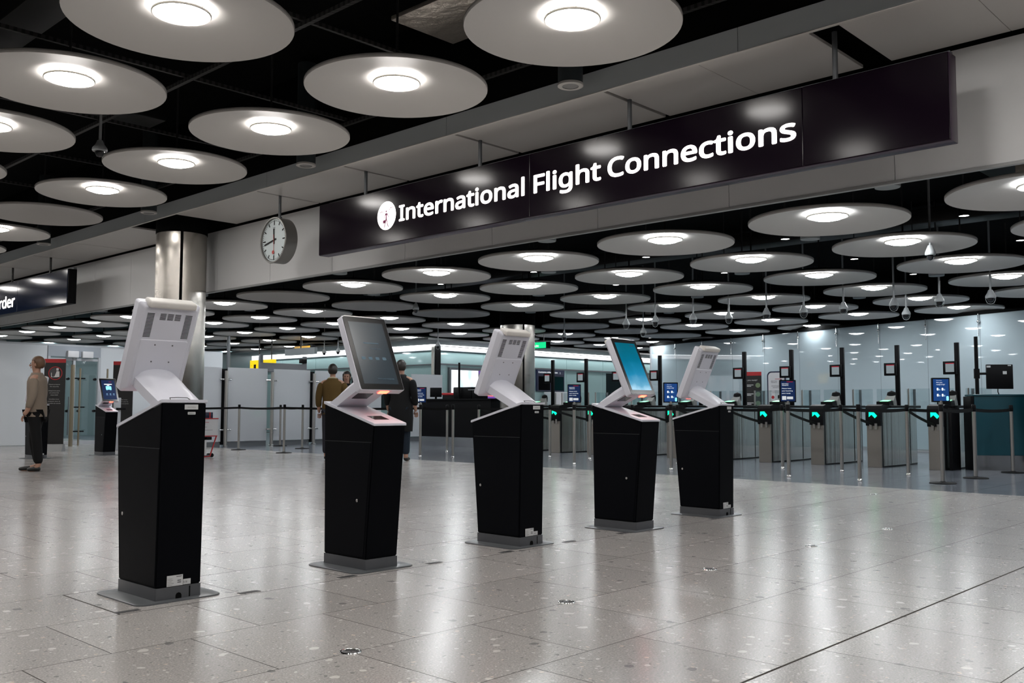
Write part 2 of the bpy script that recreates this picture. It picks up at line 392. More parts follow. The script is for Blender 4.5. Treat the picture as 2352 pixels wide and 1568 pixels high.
# ------------------------------------------------------------------ kiosks
def rounded_rect(w, d, r, z, n=6):
    pts = []
    for cx, cy, a0 in ((w/2-r, d/2-r, 0), (-w/2+r, d/2-r, 90), (-w/2+r, -d/2+r, 180), (w/2-r, -d/2+r, 270)):
        for q in range(n+1):
            a = math.radians(a0 + 90*q/n); pts.append((cx + r*math.cos(a), cy + r*math.sin(a), z))
    return pts
def V(x, v, z): return Vector((x, -v, z))       # local frame: front is -y, v runs to the front
Sd = Vector((0, .4107, .9118)); Nd = Vector((0, -.9118, .4107)); S0 = V(0, .213, 1.105)   # screen plane: up direction, normal, lower front edge
def SP(x, s, n): return Vector((x, 0, 0)) + S0 + Sd*s + Nd*n
DK = .515; dkz = lambda v: 1.030 - (v + .232)*(.135/.515)      # deck slope
def kiosk(label, loc, rz, show, back=True):
    t = thing('self_service_kiosk', label, 'kiosk', loc, rz, 'self-service kiosks standing in the hall')
    b = MB(); b.loft([rounded_rect(.47, .53, .06, 0), rounded_rect(.47, .53, .06, .006), rounded_rect(.462, .522, .056, .008)])
    b.build('base_plate', PLATE, t, Matrix.Translation((0, -.004, 0)))
    b = MB(); b.loft([rounded_rect(.252, .435, .008, .008), rounded_rect(.252, .435, .008, .070)])
    pl = b.build('plinth', PLINTH, t)
    if back:
        MB().prism([(-.016, .008), (.016, .008), (.016, .024), (.011, .034), (0, .038), (-.011, .034), (-.016, .024)], 1, .214, .2195).build('cable_hole', VOID, pl, smooth=False)
        MB().box((-.064, .2155, .010), (-.058, .2192, .064)).build('cover_joint', VOID, pl, smooth=False)
    prof = [(-.214, .070), (.212, .070), (.281, .887), (-.230, 1.021)]
    b = MB(); b.prism([(-v, z) for v, z in prof], 0, -.125, .125)
    es = [e for e in b.bm.edges]
    bmesh.ops.bevel(b.bm, geom=es, offset=.006, segments=2, affect='EDGES')
    cab = b.build('cabinet', BLACK, t)
    for sx in (-1, 1):
        x0, x1 = (.125, .1268) if sx > 0 else (-.1268, -.125)
        b = MB(); b.prism([(-v, z) for v, z in ((-.205, .082), (.190, .082), (.253, .780), (-.217, .780))], 0, x0, x1)
        d = b.build('side_door', DOORBLK, t, smooth=False)
        v = .18 if sx > 0 else .127
        MB().tube((sx*.1260, -v, .423), (sx*.1300, -v, .423), .010, n=20).tube((sx*.1295, -v, .423), (sx*.1315, -v, .423), .006, n=14).build('lock', CHROME, d)
        MB().box((min(sx*.1248, sx*.1262), -.256, .7825), (max(sx*.1248, sx*.1262), .218, .7845)).build('door_seam', mat('seam_grey', (.05, .055, .06), .4), cab, smooth=False)
    # deck
    b = MB(); b.prism([(-v, z) for v, z in ((-.234, 1.021), (.286, .885), (.286, .898), (.281, .902), (-.190, 1.0265), (-.234, 1.0365))], 0, -.1285, .1285)
    dk = b.build('deck', WHITE, t, smooth=False)
    a = math.atan(.135/.515); up = Vector((0, math.cos(a), math.sin(a)))       # along the deck, towards the back
    p0 = V(-.090, .235, dkz(.235) + .003)
    rd = panel(GLASSBLK, dk, p0, (1, 0, 0), up, .175, .165, .003, 'document_reader', .003, .006)
    panel(mat('reader_glass', (.03, .03, .032), .05, var=0), dk, p0 + Vector((.03, 0, 0)) + up*.03, (1, 0, 0), up, .115, .085, .0045, 'reader_glass', .001)
    panel(mat('deck_mark', (.25, .05, .05), .6), dk, V(-.01, .268, dkz(.268) + .003), (1, 0, 0), up, .05, .010, .002, 'card_slot', .001)
    # arm
    D = Vector((0, -.904, .428)); T = Vector((0, .428, .904)); A0 = V(0, -.170, 1.031)
    def ring(l, dome, w):
        c = A0 + D*l; P = [(-w, -.0515), (w, -.0515), (w, 0)]
        for q in range(1, 12):
            th = PI*q/12; P.append((w*.88*math.cos(th), dome*math.sin(th)**.8))
        P.append((-w, 0))
        return [c + Vector((x, 0, 0)) + T*h for x, h in P]
    b = MB(); b.loft([ring(-.045, .012, .119), ring(.06, .032, .121), ring(.17, .047, .122), ring(.318, .052, .120)])
    arm = b.build('arm', WHITE, t, ang=40)
    c = A0 + D*.165 - T*.0515
    panel(GLASSBLK, arm, c + Vector((-.085, 0, 0)) + D*.0, (1, 0, 0), D, .12, .105, .003, 'camera_window', .004)
    # screen housing
    def frame(n, w, s0, s1, r):
        out = []
        for cx, cs, a0 in ((w/2-r, s1-r, 0), (-w/2+r, s1-r, 90), (-w/2+r, s0+r, 180), (w/2-r, s0+r, 270)):
            for q in range(5):
                th = math.radians(a0 + 22.5*q); out.append(SP(cx + r*math.cos(th), cs + r*math.sin(th), n))
        return out
    W, L = .350, .519
    b = MB(); b.loft([frame(-.078, W-.055, .035, L-.022, .014), frame(-.074, W-.040, .026, L-.016, .014), frame(-.050, W, 0, L, .014), frame(-.004, W, 0, L, .014), frame(0, W-.006, .003, L-.003, .013)])
    sc = b.build('screen_housing', WHITE, t, ang=25)
    b = MB(); b.loft([frame(.0002, W-.008, .004, L-.004, .012), frame(.0022, W-.012, .006, L-.006, .012)]); b.build('bezel', BEZEL, sc, smooth=False)
    dm = {'sky': SKY, 'dim': TEALSCR, 'app': SCRN, 'off': GLASSBLK}[show]
    b = MB(); b.loft([[SP(x, s, n) for x, s in ((-.137, .042), (.137, .042), (.137, .478), (-.137, .478))] for n in (.0022, .0030)]); b.build('display', dm, sc, smooth=False)
    R = (1, 0, 0)
    if show == 'app':
        panel(WTXT, sc, SP(-.085, .375, .003), R, Sd, .16, .018, .001, 'screen_text'); panel(WTXT, sc, SP(-.03, .352, .003), R, Sd, .05, .014, .001, 'screen_text')
        panel(LBLUE, sc, SP(-.06, .262, .003), R, Sd, .115, .080, .001, 'screen_icon', rnd=.012); panel(LBLUE, sc, SP(-.05, .25, .003), R, Sd, .015, .014, .001, 'screen_icon'); panel(LBLUE, sc, SP(.03, .25, .003), R, Sd, .015, .014, .001, 'screen_icon')
        text('Scanning', DIMTXT, sc, SP(-.035, .21, .003), R, Sd, .009, .08, name='screen_text')
        for k in range(3):
            panel(BTXT, sc, SP(-.07 + .07*k, .155, .003), R, Sd, .03, .020, .001, 'screen_icon', rnd=.006); panel(BTXT, sc, SP(-.075 + .07*k, .135, .003), R, Sd, .04, .006, .001, 'screen_text')
        panel(REDT, sc, SP(.02, .435, .003), R, Sd, .055, .008, .001, 'screen_mark')
    if show == 'dim':
        text('Thank you', DIMTXT, sc, SP(-.02, .285, .003), R, Sd, .011, .09, name='screen_text')
        panel(DIMTXT, sc, SP(-.06, .325, .003), R, Sd, .12, .006, .001, 'screen_mark')
        for k in range(4): panel(DIMTXT, sc, SP(-.105 + .055*k, .21, .003), R, Sd, .03, .020, .0008, 'screen_icon', rnd=.006)
        text('Select your language', DIMTXT, sc, SP(-.02, .075, .003), R, Sd, .010, .13, name='screen_text')
    if show == 'sky': panel(SCRN, sc, SP(.06, .452, .003), R, Sd, .05, .006, .001, 'screen_mark')
    # scanner light in the lower edge
    b = MB(); b.loft([[SP(x, s, n) for x, n in ((-.015, -.012), (.055, -.012), (.055, -.044), (-.015, -.044))] for s in (-.004, .001)])
    b.build('scanner_light', REDL, sc, smooth=False)
    # top cap
    b = MB(); b.loft([[SP(x, s, n) for x, s, n in ((-w, .512, -.020), (w, .512, -.020), (w2, .545, -.030), (w2, .548, -.082), (w, .500, -.096), (-w, .500, -.096), (-w2, .548, -.082), (-w2, .545, -.030))] for w, w2 in ()] ) if False else None
    b = MB(); b.box((-.135, .500, -.098), (.135, .540, -.022), .012, seg=3)
    Mx = Matrix(((1, 0, 0, 0), (0, Sd.y, Nd.y, S0.y), (0, Sd.z, Nd.z, S0.z), (0, 0, 0, 1)))
    b.build('top_cap', mat('cap_white', (.66, .64, .61), .4), sc, Mx)
    if back:
        VN = mat('vent_dark', (.012, .012, .014), .6)
        R2 = (-1, 0, 0)
        def vent(x, s, w, h, n):
            b = MB()
            for k in range(n):
                s0 = s + (h/n)*k; b.loft([[SP(xx, ss, nn) for xx, ss in ((x, s0), (x+w, s0), (x+w, s0+h/n*.55), (x, s0+h/n*.55))] for nn in (-.0775, -.0786)])
            b.build('vent', VN, sc, smooth=False)
        for x in (-.128, .088): vent(x, .330, .040, .140, 18)
        for x in (-.062, -.020, .022): vent(x, .432, .033, .038, 6)
        b = MB(); b.loft([frame(-.077, W-.075, .045, .318, .012), frame(-.0825, W-.085, .050, .313, .010)]); b.build('rear_cover', WHITE, sc, ang=25)
        for x in (-.05, .05):
            for s in (.190, .288):
                c = SP(x, s, -.0832); MB().tube(c + Nd*.001, c - Nd*.0008, .0042, n=12).build('screw', mat('screw_grey', (.12, .12, .13), .4, metal=.8), sc)
        # tags and plates on the back
        Z = (0, 0, 1)
        y = .2315
        text('LIGHTNESS', INK, panel(STICK, t, (.000, y, .985), R2, Z, .076, .026, .0015, 'name_tag'), (-.014, y, .994), R2, Z, .007, .048, ext=.0022)
        panel(STICK, t, (-.018, y, .958), R2, Z, .044, .014, .0015, 'asset_tag', rnd=.003)
        text('A00523', INK, t, (-.024, y, .962), R2, Z, .006, .032, ext=.0024)
        yb = .2165
        rp = panel(STICK, t, (.066, yb, .073), R2, Z, .088, .055, .0015, 'rating_plate')
        for k in range(5): panel(INK, rp, (.062, yb, .079 + .008*k), R2, Z, (.028, .034, .022, .03, .026)[k], .0012, .0022, 'print_line')
        for k in range(2): panel(INK, rp, (.008, yb, .088 + .010*k), R2, Z, .020, .004, .0022, 'print_block')
        panel(INK, rp, (.014, yb, .119), R2, Z, .030, .003, .0022, 'print_block')
        cp = panel(STICK, t, (-.024, yb, .074), R2, Z, .042, .028, .0015, 'approval_plate'); text('CE', INK, cp, (-.027, yb, .083), R2, Z, .011, .020, ext=.0022)
        b = MB(); b.path([V(.075, -.222, 1.036), V(.070, -.205, 1.046), V(.02, -.200, 1.048), V(-.03, -.203, 1.046), V(-.035, -.222, 1.036)], .0022, 6); b.build('handle', STRUT, t)
    return t
kiosk('white and black kiosk seen from behind, beside the steel column, nearest of its row', (2.440, 4.905, 0), PI, 'off')
kiosk('black kiosk with glare over its dim screen, second in the row', (3.757, 4.872, 0), 0, 'dim')
kiosk('kiosk seen from behind between the glaring screen and the bright blue screen', (5.130, 4.868, 0), PI, 'off')
kiosk('kiosk with bright blue sky picture on its tilted screen', (6.440, 4.800, 0), 0, 'sky')
kiosk('kiosk seen from behind, farthest of the front row, near the gates', (7.785, 4.835, 0), PI, 'off')
kiosk('small distant kiosk with dark blue app screen, before the glass doors', (8.50, 19.60, 0), 0, 'app', back=False)
kiosk('distant kiosk seen from behind, in front of the black security banner', (7.02, 19.25, 0), PI, 'off')

# ------------------------------------------------------------------ ceiling: voids, bulkhead, struts
struct(MB().box((-14, -14, 5.4), (7.0, 45, 5.5)).build('ceiling', VOID, smooth=False))
struct(MB().box((8.14, -14, 4.3), (48, 45, 4.4)).build('ceiling', VOID, smooth=False))
bh = thing('trim_1', None, None, kind='structure')
for y0, y1 in ((-14, 2.158), (2.162, 3.112), (3.362, 4.385), (4.389, 5.395), (5.445, 7.475), (7.525, 9.510), (9.555, 11.530), (11.565, 13.875), (15.465, 17.70), (17.73, 19.785), (19.81, 21.885), (21.91, 24.0), (24.02, 45)):
    MB().box((7.005, y0, 4.0), (8.075, y1, 4.03), .002, seg=1).build('soffit_panel', SOFF, bh, smooth=False)
MB().box((7.005, -14, 4.20), (8.12, 13.8, 4.25)).build('soffit_back', VOID, bh, smooth=False)
MB().box((7.005, 15.5, 4.20), (8.12, 45, 4.25)).build('soffit_back', VOID, bh, smooth=False)
ys = [-14] + [2.3 + .0*0] + [3.977, 7.605] + [7.605 + 3.63*k for k in range(1, 11)]
ys = [-14, .35, 3.977, 7.605] + [7.605 + 3.63*k for k in range(1, 11)]
for a, c in zip(ys, ys[1:]): MB().box((6.98, a + .003, 4.0), (7.005, c - .003, 4.212)).build('fascia_strip', STRIPM, bh, smooth=False)
MB().box((6.972, -14, 3.992), (7.006, 45, 4.001), .002, seg=1).build('edge_bead', mat('edge_light', (.62, .60, .57), .35), bh, smooth=False)
MB().box((7.0, -14, 4.212), (7.03, 45, 5.4)).build('void_board', VOID, bh, smooth=False)
ys = [-14] + [3.123 - 1.63*k for k in range(6, 0, -1)] + [3.123, 4.742, 6.372, 8.001, 9.635, 11.265, 12.90, 14.527] + [14.527 + 1.63*k for k in range(1, 19)]
for a, c in zip(ys, ys[1:]): MB().box((8.11, a + .003, 2.955), (8.135, c - .003, 3.97)).build('fascia_panel', GREYP, bh, smooth=False)
MB().box((8.10, -14, 2.93), (8.15, 45, 2.957), .003, seg=1).build('edge_bead', mat('bead_grey', (.36, .37, .37), .4), bh, smooth=False)
MB().box((8.137, -14, 2.95), (8.16, 45, 4.35)).build('void_board', VOID, bh, smooth=False)
# service struts above the first ceiling field
def strut_tex():
    m = bpy.data.materials.new('perforated_strut'); m.use_nodes = True; nt = m.node_tree; g = NT(nt); b = nt.nodes['Principled BSDF']
    tc = g.node('ShaderNodeTexCoord'); sx = g.node('ShaderNodeSeparateXYZ'); nt.links.new(tc.outputs['Object'], sx.inputs[0])
    s = g.math('ADD', sx.outputs[0], sx.outputs[1]); f = g.math('FRACT', g.math('MULTIPLY', s, 14)); k = g.math('GREATER_THAN', f, .45)
    nt.links.new(g.mix(k, (.03, .03, .03), (.075, .075, .075)), b.inputs['Base Color']); b.inputs['Roughness'].default_value = .5
    return m
STX = strut_tex()
for x in (.4, 2.6, 4.8, 6.92):
    struct(MB().box((x-.022, -10, 4.46), (x+.022, 40, 4.50)).build('ceiling_beam', STX, smooth=False))
for k in range(-3, 10):
    y = 5.0 + 2.187*k; struct(MB().box((-10, y-.018, 4.52), (6.98, y+.018, 4.56)).build('ceiling_beam', STX, smooth=False))
for k, (x0, x1, y0, y1, z) in enumerate(((-2, 6.5, 2.0, 2.7, 4.9), (1.2, 1.9, -4, 30, 4.95), (-2, 6.0, 12.2, 12.8, 4.9), (3.3, 3.75, 5, 30, 5.0))):
    struct(MB().box((x0, y0, z), (x1, y1, z+.3), .03).build('ceiling_beam', mat('duct_black', (.012, .012, .012), .45)))
tag(MB().box((6.05, 5.9, 4.98), (6.93, 7.45, 5.03), .01).build('insulation_panel', FOIL), 'crinkled foil insulation panel in the dark ceiling beside the big lamp disc', 'insulation')
# ducts above the gates
for k, (x0, x1, y0, y1, z, m_) in enumerate(((9.2, 24, 3.2, 3.7, 3.9, 'duct_black'), (11.2, 11.7, -4, 22, 3.95, 'duct_black'), (15.4, 15.9, -2, 20, 3.95, 'duct_black'))):
    struct(MB().box((x0, y0, z), (x1, y1, z+.25), .02).build('ceiling_beam', MATS[m_]))
tag(MB().box((11.35, 2.75, 3.55), (12.6, 3.05, 3.75), .02).build('air_duct', FOIL), 'foil wrapped air duct between the lamp discs over the gates', 'air duct')

# ------------------------------------------------------------------ lamp discs
def dish_bm():
    b = MB()
    prof = [(.868, .004), (.873, .012), (.873, .034), (.862, .041), (.30, .165), (0, .175), ]
    inner = [(.866, .0), (.60, .050), (.30, .105), (.12, .125), (0, .127)]
    b.lathe([(0, .127), (.12, .125), (.30, .108), (.60, .052), (.862, .002), (.869, .000), (.873, .008), (.873, .034), (.865, .041), (.30, .150), (0, .16)], 64)
    return b
def disc_proto(z, lit, near):
    t = thing('ceiling_disc_light' if lit else 'ceiling_disc_panel', 'x', 'ceiling light' if lit else 'ceiling disc')
    dish_bm().build('dish', DISC, t, ang=50)
    MB().tube((0, 0, .158), (0, 0, 1.15 if near else .95), .012, n=8).build('hanger_rod', STRUT, t)
    if lit:
        MB().lathe([(.214, .078), (.226, .078), (.228, .072), (.228, .062), (.222, .059), (.214, .062)], 40, closed=True).build('lamp_ring', RING, t)
        MB().lathe([(0, .020), (.08, .025), (.15, .039), (.205, .061), (.214, .068), (.205, .078), (0, .080)], 40).build('lamp_diffuser', LAMP if near else LAMPC, t)
        if near:
            for k in range(6):
                a = 2*PI*k/6 + .3; c, s = math.cos(a), math.sin(a)
                MB().box((-.004, .216, .074), (.004, .222, .128)).build('bracket', RING, t, Matrix.Rotation(a, 4, 'Z'), smooth=False)
            MB().lathe([(.176, .096), (.184, .096), (.184, .101), (.176, .101)], 32, closed=True).build('bracket_hoop', RING, t)
    return t
ORD = 'first second third fourth fifth sixth seventh eighth ninth tenth eleventh twelfth thirteenth fourteenth fifteenth sixteenth'.split()
Xf = lambda i: 10.11 + 2.195*i
Yl = lambda j: 4.66 + 2.187*j
BW = Vector((22.3, 8.2)); DW = Vector((.338, .941)); NW = Vector((-.941, .338))    # the angled glass wall: point, direction, towards the hall
protos = {}
used = set()
def place_disc(near, lit, loc, label, group):
    k = (near, lit)
    if k not in protos: protos[k] = disc_proto(loc[2], lit, near)
    if k in used: o = copy_tree(protos[k])
    else: o = protos[k]; used.add(k)
    o.location = loc; o['label'] = label; o['group'] = group
    return o
cells = []
for i in (-1, -2, -3, -4, -5):         # field above the kiosks
    x = 5.69 + 2.195*(i + 1)
    for j in range(-5, 12): cells.append((True, i, j, x, Yl(j) + .06, 4.03))
for i in range(0, 12):
    for j in range(-4, 14):
        x, y = Xf(i), Yl(j)
        if (Vector((x, y)) - BW).dot(NW) < -.5 and (Vector((x, y)) - BW).dot(DW) < 11.2: continue
        if x > 20.5 and y > 21.3: continue
        if (i, j) == (3, 5): continue
        cells.append((False, i, j, x, y, 3.085))
rows = {}
for c in cells:
    vis = in_frame((c[3], c[4], c[5]), 90 if c[0] else 40)
    rows.setdefault((c[0], c[1], vis), []).append(c)
for (near, i, vis), L in rows.items():
    L.sort(key=lambda c: c[4])
    for n, c in enumerate(L):
        lit = c[2] != 5 and not (not near and (i, c[2]) in ((4, 10),))
        w = 'lit white ceiling disc' if lit else 'unlit plain white ceiling disc'
        r = ORD[-i - 1] if near else ORD[i]
        if vis: lab = '%s, %s row %s the grey bulkhead, %s from the right' % (w, r, 'before' if near else 'behind', ORD[min(n, 15)])
        else: lab = '%s of the %s ceiling, outside the photo' % (w, 'near' if near else 'far')
        g = 'lamp discs of the near ceiling' if near else 'lamp discs of the far ceiling'
        if not vis: g += ' outside the photo'
        place_disc(near, lit, (c[3], c[4], c[5]), lab, g)

# pendant speakers along the bulkhead and flush speakers, small spotlights between the discs
def speaker(loc, h, label, group):
    t = thing('ceiling_speaker', label, 'speaker', loc, 0, group)
    MB().lathe([(.118, .0), (.118, h), (0, h)], 32).build('body', SPK, t)
    MB().lathe([(.078, -.002), (.115, -.004), (.122, .0), (.122, .02), (.118, .024)], 32).build('ring', SPKW, t)
    MB().lathe([(0, .002), (.079, .002)], 28).build('grille', SPKM, t)
for n, y in enumerate((1.25, 5.60, 9.92, 14.18, 18.42, 22.8)):
    speaker((6.72, y, 4.02), 1.3, 'dark cylinder ceiling speaker hanging by the bulkhead, %s' % ('under the big upper disc', 'second one leftwards', 'third one leftwards', 'above the column', 'fifth one leftwards', 'beyond the column, farthest')[(n - 1) % 6 if n else 5], 'cylinder speakers along the bulkhead')
sp = [(8.9, 3.5), (8.9, 7.81), (8.9, 12.16), (8.9, 16.5), (8.9, 20.9), (11.02, 5.31), (11.02, 9.63), (11.02, 13.98), (11.02, 18.3), (13.18, 7.49), (13.18, 11.77), (13.18, 16.1), (13.18, 3.2), (15.46, 9.75), (15.46, 5.34), (15.46, 14.05), (17.62, 7.52), (17.62, 11.85)]
sp.sort(key=lambda q: px((q[0], q[1], 3.1))[0])
for n, (x, y) in enumerate(sp):
    t = thing('ceiling_speaker', 'flat pale round speaker between far ceiling discs, %s from the left' % (ORD + ['seventeenth', 'eighteenth'])[n], 'speaker', (x, y, 3.09), 0, 'flat speakers between the discs')
    MB().lathe([(0, .002), (.105, .002), (.115, 0), (.118, .008), (.118, .09), (0, .09)], 28).build('body', mat('flat_speaker', (.30, .33, .34), .6), t)
    MB().tube((0, 0, .09), (0, 0, 1.2), .012, n=8).build('hanger_rod', STRUT, t)
st = [(10.95, 3.47), (10.95, 5.61), (10.95, 7.74), (10.97, 9.9), (10.98, 12.08), (13.06, 3.47), (13.1, 5.65), (13.08, 7.75), (13.1, 9.9), (15.24, 5.62)]
st.sort(key=lambda q: px((q[0], q[1], 3.1))[0])
SPOT = emit('spot_lens', (1, .97, .93), 12)
for n, (x, y) in enumerate(st):
    t = thing('ceiling_spotlight', 'small bright spotlight between far ceiling discs, %s from the left' % ORD[n], 'spotlight', (x, y, 3.12), 0, 'small spotlights between the discs')
    MB().lathe([(.052, 0), (.062, 0), (.062, .14), (0, .14)], 20).build('can', DARK, t)
    MB().lathe([(0, .004), (.052, .004)], 20).build('lens', SPOT, t)
    MB().tube((0, 0, .14), (0, 0, 1.2), .008, n=8).build('hanger_rod', STRUT, t)

# dome cameras
def dome_cam(loc, top, label, sc=1.0, cage=True):
    t = thing('ceiling_dome_camera', label, 'security camera', loc, 0, 'pendant dome cameras')
    MB().tube((0, 0, .10), (0, 0, top - loc[2]), .016, n=10).build('stem', CAMG, t)
    MB().lathe([(0, .115), (.03, .11), (.05, .06), (.082*sc, .02), (.086*sc, -.01), (.080*sc, -.02), (0, -.02)], 20).build('housing', CAMG, t)
    MB().lathe([(.055*sc, -.02), (.052*sc, -.05), (.035*sc, -.078), (0, -.09)], 18).build('dome', CAMB, t)
    if cage:
        for s in (-1, 1):
            MB().path([(0, s*.082*sc, -.01), (0, s*.075*sc, -.06), (0, s*.05*sc, -.10), (0, 0, -.115)], .004, 6).build('guard_hoop', CAMG, t)
cams = [(15.95, 11.79), (15.85, 10.99), (18.0, 12.82), (15.92, 10.14), (16.18, 9.5), (15.96, 8.58), (16.04, 7.88), (15.96, 7.1), (15.96, 6.22), (17.66, 6.66), (15.88, 5.45), (15.86, 4.67), (17.79, 15.04), (18.01, 19.91), (17.85, 25.15), (17.84, 24.4)]
cams.sort(key=lambda q: px((q[0], q[1], 2.72))[0])
for n, (x, y) in enumerate(cams):
    dome_cam((x, y, 2.74), 4.3, 'grey dome camera on a stem in front of far ceiling discs, %s from the left' % ORD[n], .9)
dome_cam((4.6, 11.0, 4.0), 4.48, 'grey dome camera hanging among the near ceiling discs', 1.0, False)
dome_cam((12.71, 4.46, 3.02), 4.3, 'small dome camera close to a disc edge above the gates', .8, False)
dome_cam((12.73, 14.76, 3.02), 4.3, 'small dome camera beside an unlit disc', .8, False)

# ------------------------------------------------------------------ big sign
sg = thing('hanging_sign', 'long dark purple hanging sign with lit white words International Flight Connections', 'sign', (7.37, 6.4, 3.0))
O = Vector((7.37, 6.4, 3.0))
def at(b, name, m_, par, **k): return b.build(name, m_, par, Matrix.Translation(-O), **k)
at(MB().box((7.30, 2.385, 3.0), (7.45, 10.43, 3.68), .006), 'sign_box', PURPS, sg)
for y0, y1 in ((2.39, 3.555), (3.561, 6.632), (6.638, 10.425)):
    at(MB().box((7.288, y0, 3.006), (7.302, y1, 3.676), .003, seg=1), 'face_panel', PURP, sg)
at(MB().box((7.43, 2.42, 3.66), (7.49, 10.4, 3.73)), 'top_rail', GREYM, sg, smooth=False)
for y in (3.303, 5.39, 7.465, 9.54):
    r = at(MB().tube((7.37, y, 3.66), (7.37, y, 4.10), .022, n=14), 'hanger_rod', GREYM, sg)
TX = 7.288 - O.x; Rr = (0, -1, 0); Uu = (0, 0, 1)
for w, y0, y1 in (('International', 8.765, 6.715), ('Flight', 6.568, 5.690), ('Connections', 5.590, 3.624)):
    text(w, SIGNW, sg, (TX, y0 - O.y, 3.246 - O.z), Rr, Uu, .232, y0 - y1, bold=.020, ext=.004, name='sign_word')
cy, cz = 9.013, 3.345
dsk = MB(); dsk.lathe([(0, .004), (.173, .004), (.176, 0)], 48)
dk_ = dsk.build('pictogram_disc', SIGNW, sg, Matrix.Translation((TX, cy - O.y, cz - O.z)) @ Matrix.Rotation(-PI/2, 4, 'Y'))
def picto(polys, name):
    b = MB()
    for poly in polys:
        b.loft([[(TX - e, cy - O.y - u*.176, cz - O.z + v*.176) for u, v in poly] for e in (.004, .0065)])
    b.build(name, MAG, sg, smooth=False)
circ = lambda cx, cy_, r, n=14: [(cx + r*math.cos(2*PI*k/n), cy_ + r*math.sin(2*PI*k/n)) for k in range(n)]
picto([circ(0, .30, .07), [(-.10, .17), (.10, .17), (.05, -.02), (.06, -.22), (-.06, -.22), (-.05, -.02)], [(-.10, .17), (-.05, .12), (-.15, -.10), (-.12, -.32), (-.16, -.33), (-.20, -.08)],
       [(.10, .17), (.05, .13), (.16, -.05), (.25, -.2), (.28, -.17), (.20, .0)], [(-.06, -.22), (.03, -.22), (-.06, -.5), (-.17, -.82), (-.25, -.8), (-.14, -.48)],
       [(-.03, -.22), (.06, -.22), (.12, -.5), (.26, -.78), (.24, -.83), (.18, -.80), (.05, -.5)], [(-.36, -.30), (-.08, -.30), (-.06, -.52), (-.36, -.52)]], 'walking_figure')
for ox, oy, an in ((-.5, .30, .06), (.5, .46, .38)):
    c, s = math.cos(an), math.sin(an)
    tr = lambda P: [(ox + c*u - s*v, oy + s*u + c*v) for u, v in P]
    picto([tr([(-.24, .0), (-.22, .06), (-.18, .02), (.22, .02), (.26, 0), (.22, -.02), (-.2, -.02)]), tr([(-.02, .02), (.05, .02), (-.05, .13), (-.08, .13)])], 'aeroplane_mark')

# left sign
l2 = thing('hanging_sign', 'dark navy hanging sign at the picture edge with lit letters ending in rder', 'sign', (7.37, 21.3, 3.0)); O2 = Vector((7.37, 21.3, 3.0)); m2 = Matrix.Translation(-O2)
MB().box((7.30, 18.70, 2.985), (7.46, 26.0, 3.66), .005).build('sign_box', DARK, l2, m2)
for y0, y1 in ((18.72, 21.33), (21.336, 25.98)): MB().box((7.288, y0, 2.992), (7.302, y1, 3.652), .003, seg=1).build('face_panel', NAVY, l2, m2)
for y in (19.80, 21.90, 24.0): MB().tube((7.37, y, 3.64), (7.37, y, 4.1), .022, n=12).build('hanger_rod', STRUT, l2, m2)
MB().box((7.43, 18.8, 3.65), (7.49, 25.9, 3.71)).build('top_rail', GREYM, l2, m2, smooth=False)
text('UK', SIGNW, l2, (TX, 23.80 - O2.y, 3.125 - O2.z), Rr, Uu, .29, .52, bold=.018, ext=.004, name='sign_word')
text('Border', SIGNW, l2, (TX, 22.98 - O2.y, 3.125 - O2.z), Rr, Uu, .29, 1.50, bold=.018, ext=.004, name='sign_word')

# ------------------------------------------------------------------ clock
ck = thing('station_clock', 'round grey station clock hanging from a rod, white face with red second hand', 'clock', (7.4, 11.55, 3.0)); OC = Vector((7.4, 11.55, 3.35)); mc = Matrix.Translation((0, 0, .35))
RX = Matrix.Rotation(-PI/2, 4, 'Y')           # local z -> -x
def ckb(b, name, m_, par=ck, **k): return b.build(name, m_, par, mc @ RX, **k)
ckb(MB().lathe([(0, -.095), (.315, -.095), (.322, -.088), (.322, .088), (.328, .092), (.330, .100), (.325, .108), (.308, .108), (.300, .082), (0, .082)], 64), 'case', CLOCKC)
ckb(MB().lathe([(0, .084), (.299, .084)], 64), 'face', CLOCKF)
def ray_mark(a, r0, r1, w, name, m_, h=.0875):
    c = Matrix.Rotation(a, 4, 'Z')
    # on the face seen from -x: up is local... build in face coordinates (u to viewer's right, v up)
    b = MB(); P = [(-w/2, r0), (w/2, r0), (w/2, r1), (-w/2, r1)]
    ca, sa = math.cos(a), math.sin(a)
    pts = [(u*ca + v*sa, -u*sa + v*ca) for u, v in P]
    fx = lambda e: [(-e, -u, v + .35) for u, v in pts]
    b.loft([fx(h - .002), fx(h)]); b.build(name, m_, ck, smooth=False)
for k in range(12): ray_mark(2*PI*k/12, .215 if k % 3 == 0 else .232, .285, .018, 'hour_mark', DARK)
b = MB()
for k in range(60):
    if k % 5: 
        a = 2*PI*k/60; ca, sa = math.cos(a), math.sin(a)
        pts = [(u*ca + v*sa, -u*sa + v*ca) for u, v in ((-.003, .268), (.003, .268), (.003, .285), (-.003, .285))]
        b.loft([[(-e, -u, v + .35) for u, v in pts] for e in (.0855, .0875)])
b.build('minute_track', DARK, ck, smooth=False)
text('12', DARK, ck, (-.0875, 0, .35 + .150), Rr, Uu, .045, .05, name='numeral', align='CENTER', bold=.01)
ray_mark(math.radians(-3), -.055, .165, .028, 'hour_hand', DARK, .090)
ray_mark(math.radians(258), -.06, .245, .022, 'minute_hand', DARK, .0925)
RH = mat('clock_red', (.42, .03, .02), .4)
ray_mark(math.radians(178), -.08, .17, .007, 'second_hand', RH, .095)
ckb(MB().lathe([(0, .097), (.026, .097), (.026, .093)], 20, (0, 0, 0)), 'hub', DARK) if False else None
